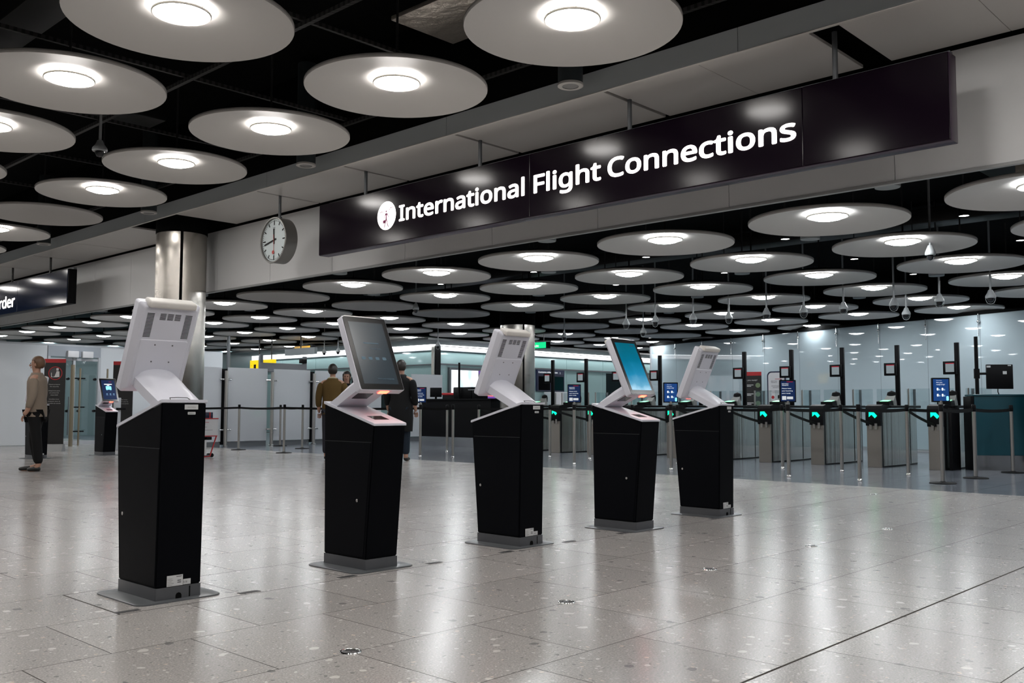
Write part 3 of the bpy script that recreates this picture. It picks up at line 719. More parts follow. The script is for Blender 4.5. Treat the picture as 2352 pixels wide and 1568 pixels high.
b = MB(); b.lathe([(0, .0975), (.027, .0975), (.027, .0945)], 20); b.build('second_hand_disc', RH, ck, Matrix.Translation((0, .006, .35 - .172)) @ RX)
MB().tube((0, 0, .68), (0, 0, 1.10), .020, n=12).build('hanger_rod', GREYM, ck)
MB().lathe([(.022, .30), (.022, .345), (.034, .345), (.034, .30)], 16).build('socket', GREYM, ck, mc)

# ------------------------------------------------------------------ columns
def column(name, x, y, r, top, collar, label):
    t = thing(name, label, 'column', (x, y, 0), 0, None, 'structure')
    MB().lathe([(r, 0), (r, top), (0, top)], 64).build('shaft', COLST, t)
    for a in ((1.5*PI - .35), (.5*PI)):
        MB().box((r-.012, -.022, 0), (r+.004, .022, top)).build('joint_slot', VOID, t, Matrix.Rotation(a - .12, 4, 'Z'), smooth=False)
    MB().lathe([(r*1.02, top), (r*1.02, collar), (0, collar)], 48).build('collar', VOID, t)
column('column', 7.60, 14.80, .405, 3.86, 5.4, 'broad brushed steel column')
column('column', 16.70, 15.60, .42, 2.97, 4.3, 'distant brushed steel column')

# ------------------------------------------------------------------ walls
# angled glass wall at the right
wr = thing('wall_right', None, None, kind='structure')
s0 = -1.66
ang = math.atan2(DW.y, DW.x)
MW = Matrix.Translation((BW.x, BW.y, 0)) @ Matrix.Rotation(ang, 4, 'Z')       # local x along the wall, local y to the hall
for k in range(-5, 9):
    a = -1.66 + 1.352*k; c = a + 1.352
    MB().box((a + .004, -.03, .02), (min(c, 10.56) - .004, 0, 3.02)).build('glass_panel', WALLG, wr, MW, smooth=False)
    MB().box((a - .0055, -.029, .02), (a + .0055, -.002, 3.02)).build('panel_joint', mat('joint_grey', (.05, .06, .065), .4), wr, MW, smooth=False)
MB().box((-8.5, -.05, 3.02), (10.58, .02, 3.10)).build('head_rail', VOID, wr, MW, smooth=False)
MB().box((-8.5, -.4, 3.10), (10.58, -.05, 4.3)).build('void_board', VOID, wr, MW, smooth=False)
MB().box((-8.5, -.02, 0), (10.58, .012, .06)).build('skirting', mat('skirt_grey', (.3, .32, .33), .4), wr, MW, smooth=False)
MB().box((10.50, -.06, 0), (10.58, .01, 3.02)).build('end_post', LGREY, wr, MW, smooth=False)
for n, k in enumerate(range(8, -2, -1)):
    s = -1.66 + 1.352*k
    p = BW + DW*s + NW*.05
    t = thing('glass_clamp', 'steel rod and ball clamp on the angled glass wall, %s from its far end' % ORD[n], 'glass fixing', (p.x, p.y, 0), ang, 'ball clamps on the glass wall')
    MB().sphere((0, 0, 2.87), .034, 14).build('ball', CHROME, t)
    MB().tube((0, 0, 2.87), (0, 0, 3.03), .010, n=8).tube((0, -.05, 2.87), (0, 0, 2.87), .014, n=10).build('rod', CHROME, t)
    MB().tube((0, 0, 2.55), (0, 0, 2.86), .007, n=8).build('stem', CHROME, t)
# white wall with glass doors at the left
wl = thing('wall_left', None, None, kind='structure')
for a, c in ((-6, 3.9), (3.9, 6.7), (6.7, 9.50), (10.86, 12.3), (12.3, 13.75), (13.75, 14.40)):
    MB().box((a + .004, 25.5, .02), (c - .004, 25.56, 2.575)).build('glass_panel', WHITEG, wl, smooth=False)
MB().box((-6, 25.49, 2.575), (14.42, 25.6, 2.62)).build('head_rail', LGREY, wl, smooth=False)
MB().box((9.50, 25.48, 2.30), (10.86, 25.58, 2.575)).build('header_panel', mat('header_grey', (.32, .35, .39), .2), wl, smooth=False)
# back wall seen through the doors
struct(MB().box((-6, 33, 0), (20, 33.1, 4.3)).build('wall_back', mat('back_teal', (.16, .22, .23), .3), smooth=False))
dr = thing('door_1', None, None, (9.5, 25.5, 0), kind='structure')
md = Matrix.Translation((-9.5, -25.5, 0))
for x in (9.50, 10.14, 10.80): MB().box((x, 25.46, 0), (x + .06, 25.56, 2.30)).build('door_frame', LGREY, dr, md, smooth=False)
for a, c in ((9.56, 10.14), (10.20, 10.80)):
    MB().box((a, 25.50, .03), (c, 25.52, 2.24)).build('door_leaf', GLASS, dr, md, smooth=False)
    MB().box((a, 25.495, 2.20), (c, 25.525, 2.26)).build('door_rail', LGREY, dr, md, smooth=False)
    MB().box((a, 25.495, .0), (c, 25.525, .10)).build('door_rail', LGREY, dr, md, smooth=False)
for x in (9.72, 10.02, 10.32, 10.72):
    for z in (1.72, .88): MB().tube((x, 25.44, z), (x, 25.52, z), .035, n=14).build('glass_boss', DARK, dr, md)
for x in (9.86, 10.02):
    MB().box((x, 25.40, .25), (x + .02, 25.43, 1.25)).build('door_handle', GREYM, dr, md, smooth=False)
for n, (x, y) in enumerate(((10.10, 24.9), (10.72, 24.7))):
    t = thing('barrier_post', 'tall brass coloured steel post before the glass doors, %s' % ('at their middle' if n == 0 else 'beside the distant lit kiosk'), 'post', (x, y, 0), 0, 'posts before the glass doors')
    MB().tube((0, 0, 0), (0, 0, 1.98), .024, n=16).build('pole', mat('brass_post', (.30, .26, .19), .35, metal=.9), t)
    for z in (.36, .98, 1.72): MB().tube((-.13, 0, z), (.13, 0, z), .018, n=10).build('clamp', DARK, t)
for n, x in enumerate((9.96, 10.34)):
    tag(MB().box((x, 25.36, 2.28), (x + .28, 25.48, 2.45), .01).build('door_sensor', WHITEP), 'white door sensor box above the %s glass door leaf' % ('first' if n == 0 else 'second'), 'door sensor', 'sensor boxes above the doors')
# teal glass block with a light cove, behind the gates
bk = thing('wall_back', None, None, kind='structure')
for k in range(12):
    a = 22.8 + 2.2*k
    MB().box((20.5, a + .006, .02), (20.55, a + 2.194, 1.9 if False else 2.85)).build('glass_panel', TEALG, bk, smooth=False)
for k in range(11):
    a = 20.5 + 2.2*k
    MB().box((a + .006, 22.8, 2.42), (a + 2.194, 22.85, 2.84)).build('glass_panel', TEALG, bk, smooth=False)
    MB().box((a + .006, 22.8, .02), (a + 2.194, 22.85, 2.37)).build('glass_panel', TEALG, bk, smooth=False)
MB().box((20.6, 22.76, 2.37), (44, 22.86, 2.42)).build('rail', GREYM, bk, smooth=False)
MB().box((20.47, 22.9, 2.36), (20.52, 48, 2.40)).build('rail', GREYM, bk, smooth=False)
MB().box((20.56, 22.84, 2.86), (44, 22.90, 2.975)).build('cove_light', COVE, bk, smooth=False)
MB().box((20.56, 22.86, 2.87), (20.62, 48, 3.0)).build('cove_light', COVE, bk, smooth=False)
MB().box((20.3, 22.50, 2.985), (44, 22.66, 2.998)).build('cove_slot', COVES, bk, smooth=False)
MB().box((20.20, 22.5, 2.985), (20.32, 48, 2.998)).build('cove_slot', COVES, bk, smooth=False)
MB().box((20.48, 22.74, 2.835), (44, 22.86, 2.86)).build('cove_ledge', LGREY, bk, smooth=False)
MB().box((20.44, 22.8, 2.835), (20.56, 48, 2.86)).build('cove_ledge', LGREY, bk, smooth=False)
struct(MB().box((18.6, 21.0, 3.0), (44, 45, 3.06)).build('ceiling', SOFW, smooth=False))
struct(MB().box((20.42, 22.66, 0), (20.62, 22.80, 2.98)).build('column', DARK))
struct(MB().box((20.36, 22.70, 0), (20.42, 22.82, 2.98)).build('column', POSTST))
struct(MB().box((44, -14, 0), (44.1, 45, 4.3)).build('wall_east', mat('far_wall', (.40, .44, .45), .5), smooth=False))
struct(MB().box((30, -8, 0), (44, -7.9, 4.3)).build('wall_south', MATS['far_wall'], smooth=False))
# dark glass openings in the block
for k, (a, c, z) in enumerate(((24.3, 27.2, 2.05), (27.6, 31.0, 2.05))):
    struct(MB().box((20.485, a, .9), (20.499, c, z)).build('window_%d' % (k + 1), DARKGL, smooth=False))
struct(MB().box((29.5, 22.78, .02), (30.9, 22.799, 2.33)).build('door_2', DARKGL, smooth=False))
# dark enclosing walls of the hall behind the camera
struct(MB().box((-14, -14, 0), (-13.9, 45, 5.5)).build('wall_west', mat('hall_wall', (.30, .29, .28), .6), smooth=False))
struct(MB().box((-14, -14, 0), (30, -13.9, 5.5)).build('wall_front', MATS['hall_wall'], smooth=False))
struct(MB().box((-14, 44.9, 0), (44, 45, 5.5)).build('wall_north', MATS['hall_wall'], smooth=False))

exec_parts = True
# ------------------------------------------------------------------ frosted glass partition
fp = [(11.68, 12.22, 'beside the pier'), (12.39, 13.53, 'with a dim shape behind it'), (13.72, 14.85, 'third of the row'), (15.01, 16.15, 'behind the people'), (16.30, 17.30, 'hidden behind the people'), (18.43, 19.68, 'behind the dark check-in desk')]
for n, (a, c, w) in enumerate(fp):
    t = thing('partition_panel', 'frosted white glass partition panel, %s' % w, 'partition', ((a + c)/2, 21.55, 0), 0, 'frosted glass partitions')
    h = (c - a)/2
    MB().box((-h, -.006, .13), (h, .006, 1.985), .002, seg=1).build('glass_sheet', FROST, t, smooth=False)
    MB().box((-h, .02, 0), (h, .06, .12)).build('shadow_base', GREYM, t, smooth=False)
for n, (x, w) in enumerate(((12.30, 'first of the partition row'), (13.62, 'between the second and third partition panels'), (14.92, 'beside the people at the partition'))):
    t = thing('partition_post', 'steel glass clamp post, %s' % w, 'post', (x, 21.45, 0), 0, 'clamp posts of the partition')
    MB().tube((0, 0, 0), (0, 0, 1.90), .045, n=18).build('pole', POSTST, t)
    MB().lathe([(.07, 0), (.07, .012), (.046, .03)], 20).build('foot', CHROME, t)
    for z in (.42, 1.68): MB().tube((-.16, .04, z), (.16, .04, z), .022, n=12).build('clamp', CHROME, t)
    if n != 1: MB().box((-.09, .13, .05), (.09, .17, 1.95)).build('backing', DARK, t, smooth=False)
t = thing('turnstile', 'dark pass reader post with a green light behind the partition', 'gate', (13.60, 22.3, 0))
MB().box((-.09, -.05, 0), (.09, .3, 1.1), .02).build('body', DARK, t); MB().box((.05, -.054, .78), (.085, -.048, .9)).build('signal_light', GREEN, t, smooth=False)
# white pier at the end of the left wall and thin grey post
struct(MB().box((13.72, 25.40, 0), (14.42, 25.60, 2.60)).build('column', WHITEG, smooth=False))
tag(MB().tube((14.55, 25.3, 0), (14.55, 25.3, 4.2), .05, n=12).build('steel_post', GREYM), 'thin grey steel post at the end of the white wall', 'post')

# ------------------------------------------------------------------ belt stanchions
def head(b): b.lathe([(0, 1.052), (.026, 1.050), (.030, 1.040), (.030, .955), (.027, .950)], 16)
def stanchion(x, y, label, group, base=False, sign=None, z=1.05):
    t = thing('belt_stanchion', label, 'barrier post', (x, y, 0), 0, group)
    MB().tube((0, 0, .012 if base else 0), (0, 0, .96), .027, n=18).build('post', POSTST, t)
    b = MB(); head(b); b.build('head', DARK, t)
    if base: MB().lathe([(0, .03), (.03, .03), (.05, .02), (.16, .014), (.17, .008), (.17, 0)], 32).build('base', RUB, t)
    else: MB().lathe([(.036, 0), (.036, .012), (.028, .03)], 18).build('floor_ring', CHROME, t)
    return t
def belt(t, to, z0=.975, z1=.975, w=.046):
    d = Vector((to[0], to[1], 0)) - Vector((t.location.x, t.location.y, 0)); n = Vector((-d.y, d.x, 0)).normalized()*.002
    a = d.normalized()*.029; c = d - d.normalized()*.036; b = MB(); R = []
    K = 8
    for k in range(K + 1):
        f = k/K; p = a.lerp(c, f); z = z0 + (z1 - z0)*f - .018*4*f*(1 - f)
        R.append([p + n + Vector((0, 0, z - w/2)), p + n + Vector((0, 0, z + w/2)), p - n + Vector((0, 0, z + w/2)), p - n + Vector((0, 0, z - w/2))])
    b.loft(R); b.build('belt', RUB, t, smooth=False)
GY = [5.565 + 1.0155*k for k in range(10)]        # gate positions
rowy = [4.53, 5.48, 6.51, 7.52, 8.57, 9.56, 10.56, 11.57, 12.60, 13.62, 14.64, 15.65]
prev = None
for n, y in enumerate(rowy):
    t = stanchion(14.45, y, 'steel belt stanchion in the row just before the gates, %s from the right' % ORD[n], 'stanchions before the gates', base=(n == 0))
    if n + 1 < len(rowy): belt(t, (14.45, rowy[n + 1]))
    if 1 <= n <= 10: belt(t, (15.86, GY[n - 1] if n - 1 < 10 else y), .965, .73)
SCRS = []
SIGNG = 'screen stands along the queue'
def sign_post(x, y, style, label):
    t = thing('screen_stand', label, 'screen', (x, y, 0), 0, SIGNG)
    MB().tube((0, 0, 0), (0, 0, 1.10), .027, n=18).build('post', POSTST, t)
    MB().lathe([(.036, 0), (.036, .012), (.028, .03)], 18).build('floor_ring', CHROME, t)
    b = MB(); b.lathe([(.032, .955), (.032, 1.045), (.03, 1.05)], 16); b.build('head', DARK, t)
    Rr2 = Vector((.687, -.727, 0)) if style == 'x' else Vector((.35, -.937, 0)); up = Vector((0, 0, 1)); N = Rr2.cross(up)
    w, h = (.235, .325); c = Vector((0, 0, 1.08))
    p0 = c - Rr2*(w/2) + N*.02
    fr = panel(DARK, t, p0, Rr2, up, w, h, .0, 'screen_frame', .035, .006)
    d = panel(SCRB if style2[label] == 'fly' else SCRN, fr, p0 + Rr2*.014 + up*.016, Rr2, up, w - .028, h - .034, .003, 'display', .002)
    q = p0 + N*.003
    T = lambda s, u, v, hh, ww, m_=WTXT: text(s, m_, d, q + Rr2*u + up*v, Rr2, up, hh, ww, ext=.0015, name='screen_text')
    if style2[label] == 'fly':
        T('BRITISH AIRWAYS', .055, .285, .007, .075); T('Are you', .055, .255, .016, .08); T('ready to fly?', .055, .228, .016, .115)
        for u, v in ((.06, .155), (.125, .155), (.06, .075), (.125, .075)):
            panel(WTXT, d, q + Rr2*u + up*v, Rr2, up, .022, .035, .0015, 'screen_icon', rnd=.008); panel(BTXT, d, q + Rr2*(u + .026) + up*v, Rr2, up, .02, .022, .0015, 'screen_icon', rnd=.004)
        panel(LBLUE, d, q + Rr2*.185 + up*.02, Rr2, up, .032, .06, .0012, 'screen_icon', rnd=.01)
    else:
        panel(REDT, d, q + Rr2*.10 + up*.294, Rr2, up, .09, .008, .0015, 'screen_mark')
        T('BRITISH', .03, .262, .014, .095); T('AIRWAYS', .03, .240, .014, .095)
        T('Please have', .03, .195, .016, .135); T('your boarding', .03, .160, .016, .155); T('pass ready', .03, .125, .016, .125)
        panel(STICKE, d, q + Rr2*.03 + up*.035, Rr2, up, .06, .055, .0015, 'screen_icon'); panel(STICKE, d, q + Rr2*.10 + up*.045, Rr2, up, .09, .038, .0015, 'screen_icon')
    return t
STICKE = emit('screen_card_white', (.6, .63, .66), .6)
style2 = {}
fr_posts = [(13.16, 4.54, 'fly', 'blue screen on a post asking Are you ready to fly, before the last gate'), (12.81, 5.52, None, 'leaning-looking steel stanchion in front of the third gate arrow from the right'), (12.81, 6.57, 'board', 'dark blue boarding pass screen on a post, before the right-hand gates'),
            (12.90, 8.66, 'fly', 'blue screen on a post, half hidden by the farthest kiosk'), (12.90, 10.68, 'board', 'dark blue boarding pass screen between the third and fourth kiosks'), (12.90, 13.80, None, 'tilted looking steel stanchion before the dark check-in desk'), (12.70, 14.55, 'board', 'dark blue boarding pass screen beside the person in the long dark coat')]
for n, (x, y, s, lab) in enumerate(fr_posts):
    if s:
        style2[lab] = s; t = sign_post(x, y, 'x', lab)
        if n == 0: MB().lathe([(0, .03), (.03, .03), (.05, .02), (.16, .014), (.17, .008), (.17, 0)], 32).build('base', RUB, t)
    else: t = stanchion(x, y, lab, 'front row stanchions')
    if n == 0: belt(t, (14.45, 4.53))
    if n == 1: belt(t, (14.45, 5.48))
    if n == 2: belt(t, (14.45, 6.51))
    if n == 3: belt(t, (14.45, 8.57))
    if n == 4: belt(t, (14.45, 10.56))
    if n == 5: belt(t, (12.73, 14.55))
t = stanchion(16.1, 4.50, 'steel stanchion on a round black base before the teal desk', 'stanchions with black bases', True); belt(t, (14.45, 4.53))
lp = [(11.60, 17.77, 'nearest one at the frosted partition'), (11.67, 19.75, 'beside the red and white bag gauge'), (13.59, 21.0, 'half hidden by the partition clamp post'), (13.12, 19.32, 'just left of the brown jacket')]
L = [stanchion(x, y, 'steel stanchion on a round black base, %s' % w, 'stanchions with black bases', True) for x, y, w in lp]
belt(L[0], (11.67, 19.75)); belt(L[1], (9.9, 20.6)); belt(L[3], (13.59, 21.0)); belt(L[0], (12.73, 14.55)); belt(L[2], (11.67, 19.75))

# ------------------------------------------------------------------ boarding gates
def gate_proto():
    t = thing('boarding_gate', 'x', 'gate', (0, 0, 0), 0, 'automatic boarding gates')
    # footprint: narrow front, slightly swelling body
    def fpt(z): 
        P = []
        for x, h in ((.03, .115), (.30, .122), (.70, .155), (1.05, .165), (1.40, .135), (1.62, .11)): P.append((x, -h, z))
        return P + [(x, -y, z) for x, y, z in P[::-1]]
    b = MB(); b.loft([fpt(.02), fpt(.985)]); b.build('body', GATEST, t, ang=50)
    b = MB(); b.loft([[(x, y*1.0, z) for x, y, z in fpt(0)], fpt(.022)]); b.build('toe_kick', DARK, t, smooth=False)
    for s in (-1, 1):
        b = MB(); b.box((.034, min(s*.117, s*.124), .02), (.075, max(s*.117, s*.124), .985)); b.build('corner_trim', DARK, t, smooth=False)
        b = MB(); b.box((1.20, min(s*.146, s*.158), .03), (1.206, max(s*.146, s*.158), .98)); b.build('panel_joint', DARK, t, smooth=False)
    MB().box((0, -.122, .0), (.034, .122, .70), .003, seg=1).build('front_post', mat('gate_front_steel', (.36, .34, .31), .33, metal=1), t)
    b = MB(); b.box((.36, -.165, 1.0), (1.72, .165, 1.045), .012, seg=2); b.build('top_slab', DARK, t)
    b = MB(); b.prism([(-.02, .70), (-.03, .78), (-.028, .98), (.0, 1.035), (.10, 1.06), (.36, 1.045), (.36, 1.0), (.12, .97), (.06, .93), (.04, .70)], 1, -.128, .128)
    hd = b.build('front_head', DARK, t)
    # arrow: points up and left as the traveller sees it
    A = [(-.068, .064), (.045, .064), (.018, .032), (.072, -.026), (.034, -.064), (-.022, -.006), (-.068, -.045)]
    b = MB(); b.loft([[(e, -u, .893 + v) for u, v in A] for e in (-.0305, -.033)]); b.build('arrow_light', GREEN, hd, smooth=False)
    for y in (-.045, .045): MB().tube((-.012, y, .64), (-.012, y, .74), .026, n=14).build('belt_clip', POSTST, t)
    # pass reader
    b = MB(); b.prism([(.40, 1.045), (.40, 1.11), (.56, 1.13), (.60, 1.045)], 1, -.11, .11); rd = b.build('pass_reader', DARK, t, smooth=False)
    b = MB(); b.prism([(.42, 1.113), (.42, 1.118), (.56, 1.138), (.56, 1.133)], 1, -.08, .06); b.build('reader_light', mat('reader_green', (.01, .05, .02), .3, emit=(.25, .9, .45), es=1.2), rd, smooth=False)
    b = MB(); b.loft([[(.66, y, z) for y, z in ((-.09, 1.045), (.09, 1.045), (.09, 1.13), (-.09, 1.13))], [(.80, y, z) for y, z in ((-.09, 1.045), (.09, 1.045), (.07, 1.24), (-.07, 1.24))]]); b.build('reader_hood', mat('hood_grey', (.16, .165, .16), .4), t, ang=30)
    b = MB(); b.lathe([(0, -.10), (.085, -.09), (.09, 0), (.075, .06), (0, .09)], 16); b.build('hood_top', DARK, t, Matrix.Translation((.80, 0, 1.215)) @ Matrix.Diagonal((.45, 1, 1, 1)))
    # camera pole with its monitor
    MB().box((1.06, -.035, 1.045), (1.12, .035, 2.12), .004).build('camera_pole', DARK, t)
    mo = MB().box((.98, -.02, 1.575), (1.04, .20, 1.80), .006).build('monitor', DARK, t)
    MB().box((.976, .015, 1.615), (.981, .155, 1.755)).build('monitor_display', mat('monitor_picture', (.02, .02, .02), .2, emit=(.20, .24, .26), es=.6), mo, smooth=False)
    MB().box((.976, .015, 1.757), (.981, .155, 1.768)).build('monitor_bar', REDT, mo, smooth=False)
    # glass wings
    for s in (-1, 1):
        y0, y1 = (.14, .47) if s > 0 else (-.47, -.14)
        MB().box((1.30, y0, .25), (1.312, y1, 1.345)).build('glass_wing', GLASS, t, smooth=False)
        MB().tube((1.306, s*.10, 1.045), (1.306, s*.10, 1.345), .016, n=10).build('wing_post', POSTST, t)
    MB().box((1.50, -.006, 1.045), (1.86, .006, 1.345)).build('glass_fin', GLASS, t, smooth=False)
    MB().box((1.84, -.02, .0), (1.87, .02, 1.345)).build('fin_post', GREYM, t, smooth=False)
    return t
gp = gate_proto()
for n, y in enumerate(GY):
    o = gp if n == 0 else copy_tree(gp)
    o.location = (15.88, y, 0); o['label'] = 'steel boarding gate with green arrow and camera pole, %s from the right' % ORD[n]
# added black sheet: dark reflection on the last gate's steel side, put in as colour
tag(MB().box((15.92, 5.33, 0), (16.30, 5.385, 1.0), .006).build('reflection_sheet', DARK), 'black sheet painting the dark reflection on the gate side beside the teal desk', 'panel')

# ------------------------------------------------------------------ teal desk and its monitor
D0 = Vector((16.29, 5.09)); D1 = (Vector((.44, -.58))).normalized(); an = math.atan2(D1.y, D1.x)
td = thing('service_desk', 'teal service desk with a steel kick plate at the end of the gates', 'desk', (D0.x, D0.y, 0), an)
MB().box((0, .02, .24), (2.2, .33, 1.20), .004, seg=1).build('front', TEALD, td)
MB().box((.01, .03, 0), (2.2, .32, .24)).build('kick_plate', mat('kick_steel', (.5, .52, .54), .22, metal=1), td, smooth=False)
MB().box((-.03, 0, 1.195), (2.25, .35, 1.225), .004, seg=1).build('desk_top', TEALD, td)
MB().box((-.06, .0, 0), (-.01, .33, 1.19)).build('end_board', DARK, td, smooth=False)
c = D0 + D1*.52 
mo = thing('desk_monitor', 'black monitor seen from behind on a pole above the teal desk', 'monitor', (D0.x, D0.y, 1.225), an)
MB().tube((.12, .20, 0), (.12, .20, .95), .03, n=12).build('pole', DARK, mo)
MB().tube((.12, .20, .34), (.28, .20, .34), .02, n=10).tube((.12, .20, .26), (.12, .20, .42), .045, n=14).build('arm', DARK, mo)
MB().box((.27, .18, .09), (.68, .23, .49), .006).build('screen_back', DARK, mo)
MB().box((.27, .176, .44), (.33, .181, .47)).build('sticker', STICK, mo, smooth=False); MB().box((.60, .176, .465), (.65, .181, .48)).build('sticker', STICK, mo, smooth=False); MB().box((.52, .176, .33), (.58, .181, .38)).build('sticker', STICK, mo, smooth=False)
MB().path([(.45, .22, .09), (.46, .25, .04), (.48, .26, .0)], .008, 6).build('cable', DARK, mo)

# ------------------------------------------------------------------ check-in desk
ci = thing('check_in_desk', 'dark check-in desk with a steel kick plate behind the stanchions', 'desk', (16.5, 18.0, 0))
mi = Matrix.Translation((-16.5, -18.0, 0))
MB().box((16.5, 16.3, .24), (17.3, 18.95, 1.18)).build('front', DARK, ci, mi, smooth=False)
MB().box((16.52, 16.32, 0), (17.28, 18.93, .24)).build('kick_plate', MATS['kick_steel'], ci, mi, smooth=False)
MB().box((16.44, 16.25, 1.18), (17.35, 19.0, 1.215)).build('desk_top', DARK, ci, mi, smooth=False)
t = thing('desk_monitor', 'black monitor standing on the dark check-in desk, before a white panel', 'monitor', (16.9, 18.75, 1.215)); 
MB().box((-.02, -.16, .05), (.02, .16, .30), .005).build('screen_back', DARK, t, Matrix.Rotation(.5, 4, 'Z')); MB().tube((0, 0, 0), (0, 0, .1), .03, n=10).build('stand', DARK, t)
t = thing('lamp_pole', 'thin black camera pole rising from the check-in desk', 'pole', (16.8, 17.75, 1.215)); MB().tube((0, 0, 0), (0, 0, .93), .028, n=12).build('pole', DARK, t)
t = thing('desk_equipment', 'dark printer and screens piled behind the check-in desk counter', 'office machine', (16.95, 17.55, 1.215))
MB().box((-.1, -.2, 0), (.25, .48, .30), .02).build('printer', DARK, t); MB().box((-.1, -.5, 0), (.2, -.22, .24), .01).build('screen', DARK, t); MB().box((-.12, -.45, .22), (-.1, -.1, .235)).build('shelf', LGREY, t, smooth=False)
t = thing('rubbish_bin', 'dark bin with a red lid standing past the partition end', 'bin', (19.2, 20.6, 0)); MB().box((-.2, -.2, 0), (.2, .2, 1.35), .02).build('body', DARK, t); MB().box((-.22, -.22, 1.35), (.22, .22, 1.42), .02).build('lid', REDP, t)

# ------------------------------------------------------------------ things on the far block
t = thing('advert_lightbox', 'bright lit advertising picture on the far teal glass wall', 'poster', (21.8, 22.75, .6)); ma = Matrix.Translation((-21.8, -22.75, -.6))
MB().box((21.05, 22.70, .60), (23.6, 22.79, 2.30)).build('frame', GREYM, t, ma, smooth=False)
MB().box((21.13, 22.692, .7), (22.36, 22.701, 2.22)).build('picture', POSTER, t, ma, smooth=False)
b = MB(); b.prism([(22.38, 2.22), (23.2, 2.22), (23.2, .7), (22.75, .7)], 1, 22.692, 22.701); b.build('picture', PURPLE, t, ma, smooth=False)
t = thing('information_board', 'dark navy Customs information board with screens on the far wall', 'notice board', (26.1, 22.75, 1.5)); mb = Matrix.Translation((-26.1, -22.75, -1.5))
MB().box((25.35, 22.70, 1.58), (26.85, 22.79, 2.36)).build('board', NAVYP, t, mb, smooth=False)
MB().box((25.35, 22.695, 2.19), (26.85, 22.70, 2.36)).build('header', mat('header_navy', (.012, .02, .06), .4), t, mb, smooth=False)
MB().box((25.42, 22.693, 1.62), (26.05, 22.70, 2.12)).build('screen', GLASSBLK, t, mb, smooth=False); MB().box((26.12, 22.693, 1.62), (26.80, 22.70, 2.12)).build('screen', mat('board_screen', (.004, .02, .022), .1, var=0), t, mb, smooth=False)
text('Customs information', WTXT, t, (25.40 - 26.1, -.058, 2.24 - 1.5), (1, 0, 0), (0, 0, 1), .075, 1.05, name='board_text')
text('i', WTXT, t, (26.60 - 26.1, -.058, 2.22 - 1.5), (1, 0, 0), (0, 0, 1), .10, None, name='board_text')
t = thing('white_counter', 'white counter below the Customs information board', 'counter', (26.2, 22.4, 0)); MB().box((-.55, -.3, 0), (.75, .25, 1.55), .01).build('body', WHITEP, t); MB().box((.25, -.305, 1.25), (.40, -.3, 1.5)).build('emblem', REDP, t, smooth=False)
t = thing('exit_sign', 'green lit sign reading emergency exit hanging past the far column', 'sign', (20, 17.9, 2.62)); me_ = Matrix.Translation((-20, -17.9, -2.62))
MB().box((19.97, 17.52, 2.66), (20.12, 19.2, 2.845), .004, seg=1).build('sign_box', DARK, t, me_); MB().box((19.962, 17.56, 2.668), (19.971, 19.19, 2.838)).build('face', GREENS, t, me_, smooth=False)
text('Emergency exit', WTXT, t, (-.039, 1.26, .085), Rr, Uu, .075, 1.34, bold=.02, name='sign_word')
for y in (17.7, 19.0): MB().tube((20.04, y, 2.84), (20.04, y, 4.3), .01, n=8).build('hanger_rod', STRUT, t, me_)
# yellow signs and the grey gantry
t = thing('yellow_sign', 'lower yellow hanging sign with black symbols beyond the partition', 'sign', (16, 26, 2.2)); my = Matrix.Translation((-16, -26, -2.2))
MB().box((16.0, 25.25, 2.33), (16.15, 26.5, 2.455)).build('sign_box', YEL, t, my, smooth=False); MB().box((16.0, 25.9, 2.05), (16.15, 26.5, 2.34)).build('sign_box', YEL, t, my, smooth=False)
for y in (25.4, 26.1): MB().tube((16.08, y, 2.45), (16.08, y, 4.3), .02, n=8).build('hanger_rod', STRUT, t, my)
b = MB(); b.box((15.99, 26.15, 2.08), (15.999, 26.27, 2.32)); b.build('symbol', DARK, t, my, smooth=False); text('+', DARK, t, (-.01, .40, .06), Rr, Uu, .08, name='symbol')
t = thing('yellow_sign', 'upper orange yellow sign end tucked among the far ceiling discs', 'sign', (17, 25.2, 2.7)); MB().box((0, -.5, 0), (.1, .35, .20)).build('sign_box', mat('amber_sign', (.35, .2, .02), .4, emit=(.6, .33, .03), es=.35), t, smooth=False); MB().box((.0, -.62, -.02), (.12, -.5, .22)).build('end_cap', DARK, t, smooth=False); MB().tube((.05, 0, .2), (.05, 0, 1.6), .015, n=8).build('hanger_rod', STRUT, t)
t = thing('hanging_box', 'plain grey hanging sign back beside the yellow signs', 'sign', (15.6, 23.2, 2.5)); MB().box((0, -.75, 0), (.1, .75, .19), .004, seg=1).build('sign_box', mat('sign_back', (.17, .19, .2), .4), t); MB().tube((.05, 0, .19), (.05, 0, 1.8), .015, n=8).build('hanger_rod', STRUT, t)
t = thing('scanner_gantry', 'grey metal gantry with a broad crossbeam behind the frosted partition', 'gantry', (15.6, 24, 0)); mg = Matrix.Translation((-15.6, -24, 0))
for x in (14.84, 16.33): MB().box((x - .05, 23.95, 0), (x + .05, 24.05, 2.5), .005, seg=1).build('upright', GREYM, t, mg)
MB().box((14.80, 23.92, 2.02), (16.36, 24.0, 2.27), .005, seg=1).build('crossbeam', mat('gantry_grey', (.16, .165, .18), .4), t, mg)
MB().box((16.2, 23.9, 2.30), (16.35, 24.1, 2.42), .01).build('gantry_camera', DARK, t, mg)
# bright round ceiling panel in the distance
t = thing('ceiling_light_panel', 'large bright oval ceiling panel far behind the blue kiosk screen', 'ceiling light', (31.0, 19.2, 3.55)); MB().lathe([(0, 0), (2.2, 0), (2.2, .06), (0, .06)], 48).build('panel', emit('panel_light', (1, .98, .98), 1.6), t); MB().tube((0, 0, .06), (0, 0, .75), .02, n=8).build('hanger_rod', STRUT, t)

